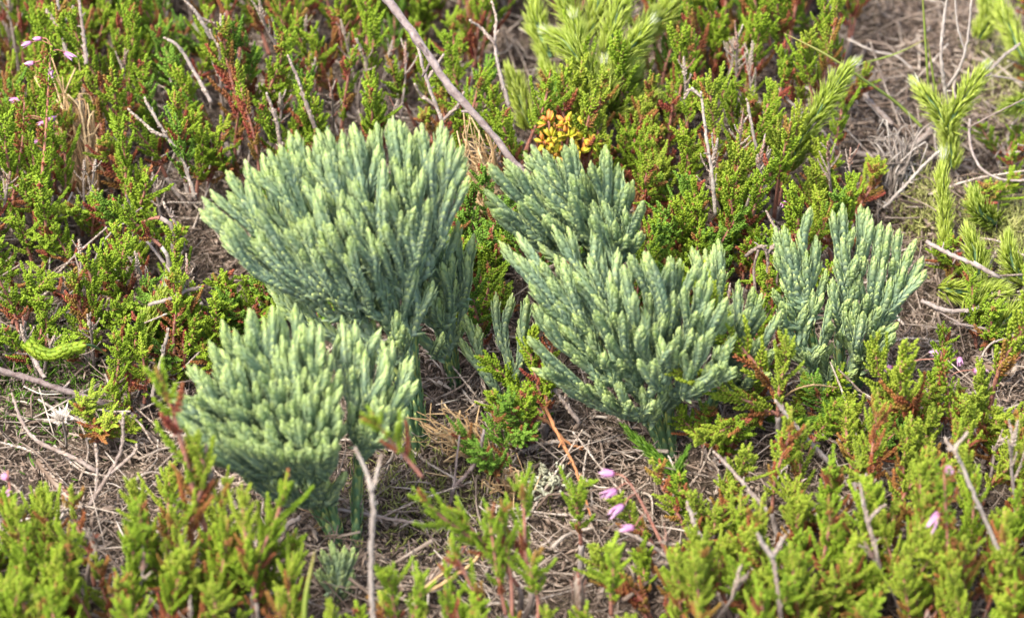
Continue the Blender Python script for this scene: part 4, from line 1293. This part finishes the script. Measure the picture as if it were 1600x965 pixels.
# brown scaly cone stalk at the lower edge, and other shaggy old shoots
def old_shoot(label, pts, r, mat='deadleaf'):
    mb = MB()
    path = smooth_path(px(pts), 40)
    scaly(mb, path, r * 0.7, r * 0.7, 0.07, 0.26, 0.10, True, 0.32)
    tag(mb.build('old_clubmoss_shoot', M[mat], None, path[0]), label, 'dead shoot')


old_shoot('brown scaly dead shoot standing upright at the lower edge in front of the litter', [(908, 990, 0.8), (905, 940, 1.5), (903, 895, 2.1)], 0.15)
old_shoot('pale bristly dead shoot curved on the litter in the lower middle', [(655, 925, 0.3), (690, 890, 0.6), (710, 868, 0.8), (725, 855, 0.9)], 0.15)
old_shoot('pale bristly dead shoot curving up by the left edge of the lower litter', [(60, 815, 0.3), (40, 850, 0.5), (5, 885, 0.8)], 0.16)
old_shoot('brown bristly dead shoot lying behind the white seed head', [(60, 720, 0.3), (75, 740, 0.4), (110, 780, 0.4)], 0.13)
old_shoot('tangled brown dead shoot on the litter beside the pink bells', [(1520, 560, 0.4), (1555, 575, 0.6), (1590, 560, 0.8)], 0.14)

# pale lichen on the litter
mb = MB()
for i in range(70):
    c = P(855 + rng.normal(0, 16), 752 + rng.normal(0, 12), 0.45 + rng.uniform(0, 0.3))
    a, e = rng.uniform(0, 6.28), rng.uniform(0.2, 1.4)
    d = np.array([math.cos(a) * math.cos(e), math.sin(a) * math.cos(e), math.sin(e)])
    mb.tube(smooth_path([c, c + d * 0.1, c + d * 0.16 + rng.normal(0, 0.05, 3)], 5), np.array([.02, .03, .02, .035, .02]), 5, rng.uniform(0, 1))
tag(mb.build('lichen', M['lichen'], None, P(855, 752, 0)), 'pale crusty lichen lying on the litter under the middle clump', 'lichen')


def moss(label, cx, cy, sx, sy, n, mat='moss'):
    mb = MB()
    c = P(cx, cy, 0)
    x = c[0] + rng.normal(0, sx, n)
    y = c[1] + rng.normal(0, sy, n)
    z = height(x, y) + rng.uniform(0, 0.5, n) * np.exp(-((x - c[0]) / sx)**2 / 2)
    pos = np.stack([x, y, z], -1)
    Z = unitr(rng.normal(0, 0.7, (n, 3)) + np.array([0, 0, 0.8]))
    X = unitr(np.cross(Z, rng.normal(0, 1, (n, 3))))
    mb.place(T_HAIR, pos, X, np.cross(Z, X), Z, 0.05, 0.03, rng.uniform(0.15, 0.4, n), rng.uniform(0, 1, n), 0)
    tag(mb.build('moss', M[mat], None, c), label, 'moss', kind='stuff')


moss('pale yellow moss on the sunlit litter beside the forked bright clubmoss', 1450, 345, 0.45, 0.7, 900)
moss('yellow-green moss at the far sunlit corner', 1580, 130, 0.5, 1.2, 1300)
moss('yellow moss beside the peeling brown twig', 1580, 370, 0.6, 0.9, 1600)
moss('olive moss on the bare litter under the nearest clump', 660, 780, 1.3, 0.9, 900)
moss('dark green moss under the yellow curved cone', 60, 590, 1.2, 1.2, 1400, 'heather_deep')

# ------------------------------------------------------------------ heather sprigs that the photograph shows one by one
def sprigs(label, runs, kinds, cat='heather'):
    sh = []
    for (x0, y0, z0, x1, y1, z1) in runs:
        sh.append((P(x0, y0, z0), P(x1, y1, z1)))
    b = np.mean([a for a, _ in sh], 0)
    return heather((b[0], b[1]), 0, 0, 0, kinds, 'own', label=label, force=True, shoots=sh)


LM = ['dense:heather_lime', 'dense:heather_lime']
sprigs('lime green heather sprig bending across the gap between the middle clump and the small clump', [(1225, 640, 1.6, 1132, 445, 4.9), (1235, 655, 1.4, 1090, 598, 3.4), (1210, 645, 1.4, 1080, 640, 2.6), (1215, 650, 1.6, 1205, 560, 3.6)], LM)
sprigs('bright green heather sprig with side shoots in the gap under the stubby clubmoss shoots', [(850, 640, 0.8, 815, 520, 2.9), (850, 650, 0.6, 742, 552, 2.2), (850, 660, 0.6, 868, 580, 2.0)], ['dense:heather'])
sprigs('green heather sprig poking up against the edge of the middle clump', [(860, 590, 1.0, 856, 462, 3.4)], ['dense:heather'])
sprigs('leaning blurred heather sprig with red stems in front of the nearest clump', [(790, 890, 2.2, 650, 730, 5.0), (660, 745, 4.9, 575, 640, 6.5), (810, 915, 1.8, 720, 780, 4.0), (830, 920, 1.8, 790, 770, 4.2)], ['loose:heather'])
sprigs('upright heather sprig standing alone in the lower litter before the pink bells', [(908, 850, 1.0, 902, 742, 3.0)], ['loose:heather'])
sprigs('small upright heather sprig at the lower edge below the pink bells', [(955, 960, 1.4, 948, 858, 3.2)], ['loose:heather'])
sprigs('small heather sprig at the lower edge beside the bent tan stalk', [(720, 985, 1.4, 700, 890, 2.8), (620, 985, 1.6, 612, 880, 3.4), (640, 985, 1.6, 655, 905, 3.2)], ['loose:heather'])
sprigs('loose blurred heather sprigs with pinkish stems in the lower litter between the forked twig and the pink bells', [(790, 960, 1.6, 745, 775, 4.0), (770, 980, 1.6, 700, 850, 3.6), (800, 970, 1.4, 812, 815, 3.6), (840, 980, 1.4, 862, 870, 3.0)], ['loose:heather', 'bare:heather'])
sprigs('tall slim heather sprig rising beside the twig litter near the right edge', [(1545, 640, 0.8, 1556, 436, 4.6), (1540, 660, 0.8, 1510, 560, 2.6)], LM)
sprigs('yellow-green heather sprig reaching up by the foot of the small clump, beside the pink bells', [(1430, 700, 0.6, 1440, 500, 4.2), (1400, 690, 0.6, 1402, 520, 3.4), (1360, 690, 0.6, 1365, 590, 2.6)], LM)
sprigs('tall blurred heather sprig in front of the nearest clump where its crown starts', [(330, 850, 2.6, 242, 618, 6.6), (300, 880, 2.4, 262, 690, 5.4), (230, 860, 2.6, 205, 760, 4.6)], ['dense:heather_lime', 'loose:heather'])
sprigs('blurred heather sprig rising before the stalk of the nearest clump', [(395, 920, 2.2, 418, 735, 5.2), (400, 940, 2.0, 372, 800, 4.4)], ['loose:heather', 'dense:heather_lime'])
sprigs('narrow bright green heather sprig upright in the litter behind the yellow curved cone', [(150, 540, 0.7, 133, 385, 3.2), (140, 520, 0.6, 165, 470, 1.9)], ['dense:heather'])
sprigs('round green heather sprig hanging over dry stems beside the largest clump', [(250, 340, 2.6, 202, 335, 2.7), (208, 430, 1.2, 202, 350, 2.6), (252, 385, 2.0, 176, 325, 3.0)], ['dense:heather'])
sprigs('green and red heather sprig leaning near the left edge over grey twigs', [(30, 520, 0.7, 18, 390, 2.8), (40, 500, 0.8, 70, 420, 2.0)], ['loose:heather', 'red:heather'])
sprigs('low green heather sprigs spreading over litter between the curved cone and the nearest clump', [(190, 640, 0.4, 150, 540, 1.9), (200, 640, 0.4, 205, 505, 2.3), (215, 650, 0.4, 160, 610, 1.2), (225, 630, 0.4, 240, 560, 1.8)], ['dense:heather', 'loose:heather'])
sprigs('deep green heather sprig standing close behind the gap in front of the long purplish twig', [(800, 275, 1.2, 797, 145, 3.6)], ['loose:heather'])
sprigs('small green heather rosette sprouting beside the white seed head', [(150, 690, 0.3, 152, 640, 1.3), (150, 690, 0.3, 128, 655, 1.1), (150, 690, 0.3, 176, 655, 1.1)], ['dense:heather_lime'])
sprigs('green heather sprig filling the gap along the edge of the largest clump', [(755, 440, 0.8, 728, 300, 3.2), (770, 470, 0.8, 768, 370, 2.6), (760, 560, 0.4, 742, 440, 2.4)], ['dense:heather_deep', 'dense:heather'])
sprigs('green heather sprig with a bare root standing below the gap between the two biggest clumps', [(780, 760, 0.4, 775, 660, 2.2), (790, 740, 0.4, 740, 635, 2.2), (800, 750, 0.4, 820, 640, 2.2)], ['dense:heather_deep'])

# ------------------------------------------------------------------ labels of the heather plants: each by its look and what it stands beside
LANDMARKS = [(530, 300, 'the largest clump'), (410, 610, 'the nearest clump'), (960, 470, 'the middle clubmoss clump'), (1320, 450, 'the small clubmoss clump'),
             (700, 120, 'the long purplish twig'), (75, 120, 'the tall budding heath'), (885, 210, 'the orange leaved plant'), (900, 90, 'the nodding bright clubmoss'),
             (1290, 170, 'the tapering clubmoss shoot'), (1485, 180, 'the forked bright clubmoss'), (85, 550, 'the yellow curved cone'), (97, 655, 'the white star seed head'),
             (245, 490, 'the pleated clubmoss tip'), (960, 785, 'the drooping pink bells'), (1460, 815, 'the large pink bell'), (1475, 560, 'the cluster of pink bells'),
             (580, 850, 'the pale forked upright twig'), (700, 680, 'the tan dry needle fan'), (1104, 240, 'the pale upright stem'), (1540, 830, 'the pale slanting woody stem'),
             (1205, 900, 'the forked grey stump stem'), (525, 890, 'the tiny clubmoss sprout'), (12, 755, 'the two pinkish white bells'), (470, 140, 'the red budded grey stem'),
             (265, 230, 'the knobbly leaning dead twig'), (1360, 830, 'the grey forked stem'), (905, 930, 'the brown scaly dead shoot'), (1560, 470, 'the curved dark root')]
rows = []
for root, zn, B, kinds in ALLB:
    if zn == 'own':
        root['group'] = 'heather sprigs standing apart'
        continue
    kids = [c for c in root.children if c.name.startswith('shoot')]
    ctr = np.mean([np.array(c.location) / CM + np.array(root.location) / CM + np.array([0, 0, 1.2]) for c in kids], 0)
    x, y = proj(ctr)
    if zn == 'outside' or x < -60 or x > 1660 or y < -60 or y > 1110:
        root['label'] = 'green heather plant growing outside the photographed patch'
        root['group'] = 'heather plants outside the photographed patch'
        continue
    root['group'] = 'heather plants of the green carpet'
    fol = [c.children[0].data.materials[0].name for c in kids]
    top = max(set(fol), key=fol.count)
    tone = {'heather_leaf': 'green', 'heather_leaf_deep_green': 'deep green', 'heather_leaf_lime': 'yellow-green', 'dry_heather_leaf': 'mostly withered'}[top]
    size = 'sparse ' if len(kids) <= 2 else ('bushy ' if len(kids) >= 6 else '')
    d, lx, ly, nm = min((math.hypot(x - a, (y - b) * 1.3), a, b, n) for a, b, n in LANDMARKS)
    dx, dy = x - lx, y - ly
    rel = ('right of' if dx > 0 else 'left of') if abs(dx) > abs(dy) else ('in front of' if dy > 0 else 'behind')
    rows.append(((size + tone, rel, nm), d, root))
ORD = ['closest', 'second closest', 'third closest', 'fourth closest', 'fifth closest', 'sixth closest', 'seventh closest', 'eighth closest', 'ninth closest', 'tenth closest']
byk = {}
for k, d, root in rows:
    byk.setdefault(k, []).append((d, root.name, root))
for (look, rel, nm), v in byk.items():
    v.sort(key=lambda t: t[:2])
    for i, (d, _, root) in enumerate(v):
        o = '' if len(v) == 1 else ', ' + ORD[min(i, 9)] + ' to it'
        root['label'] = f'{look} heather plant {rel} {nm}{o}'
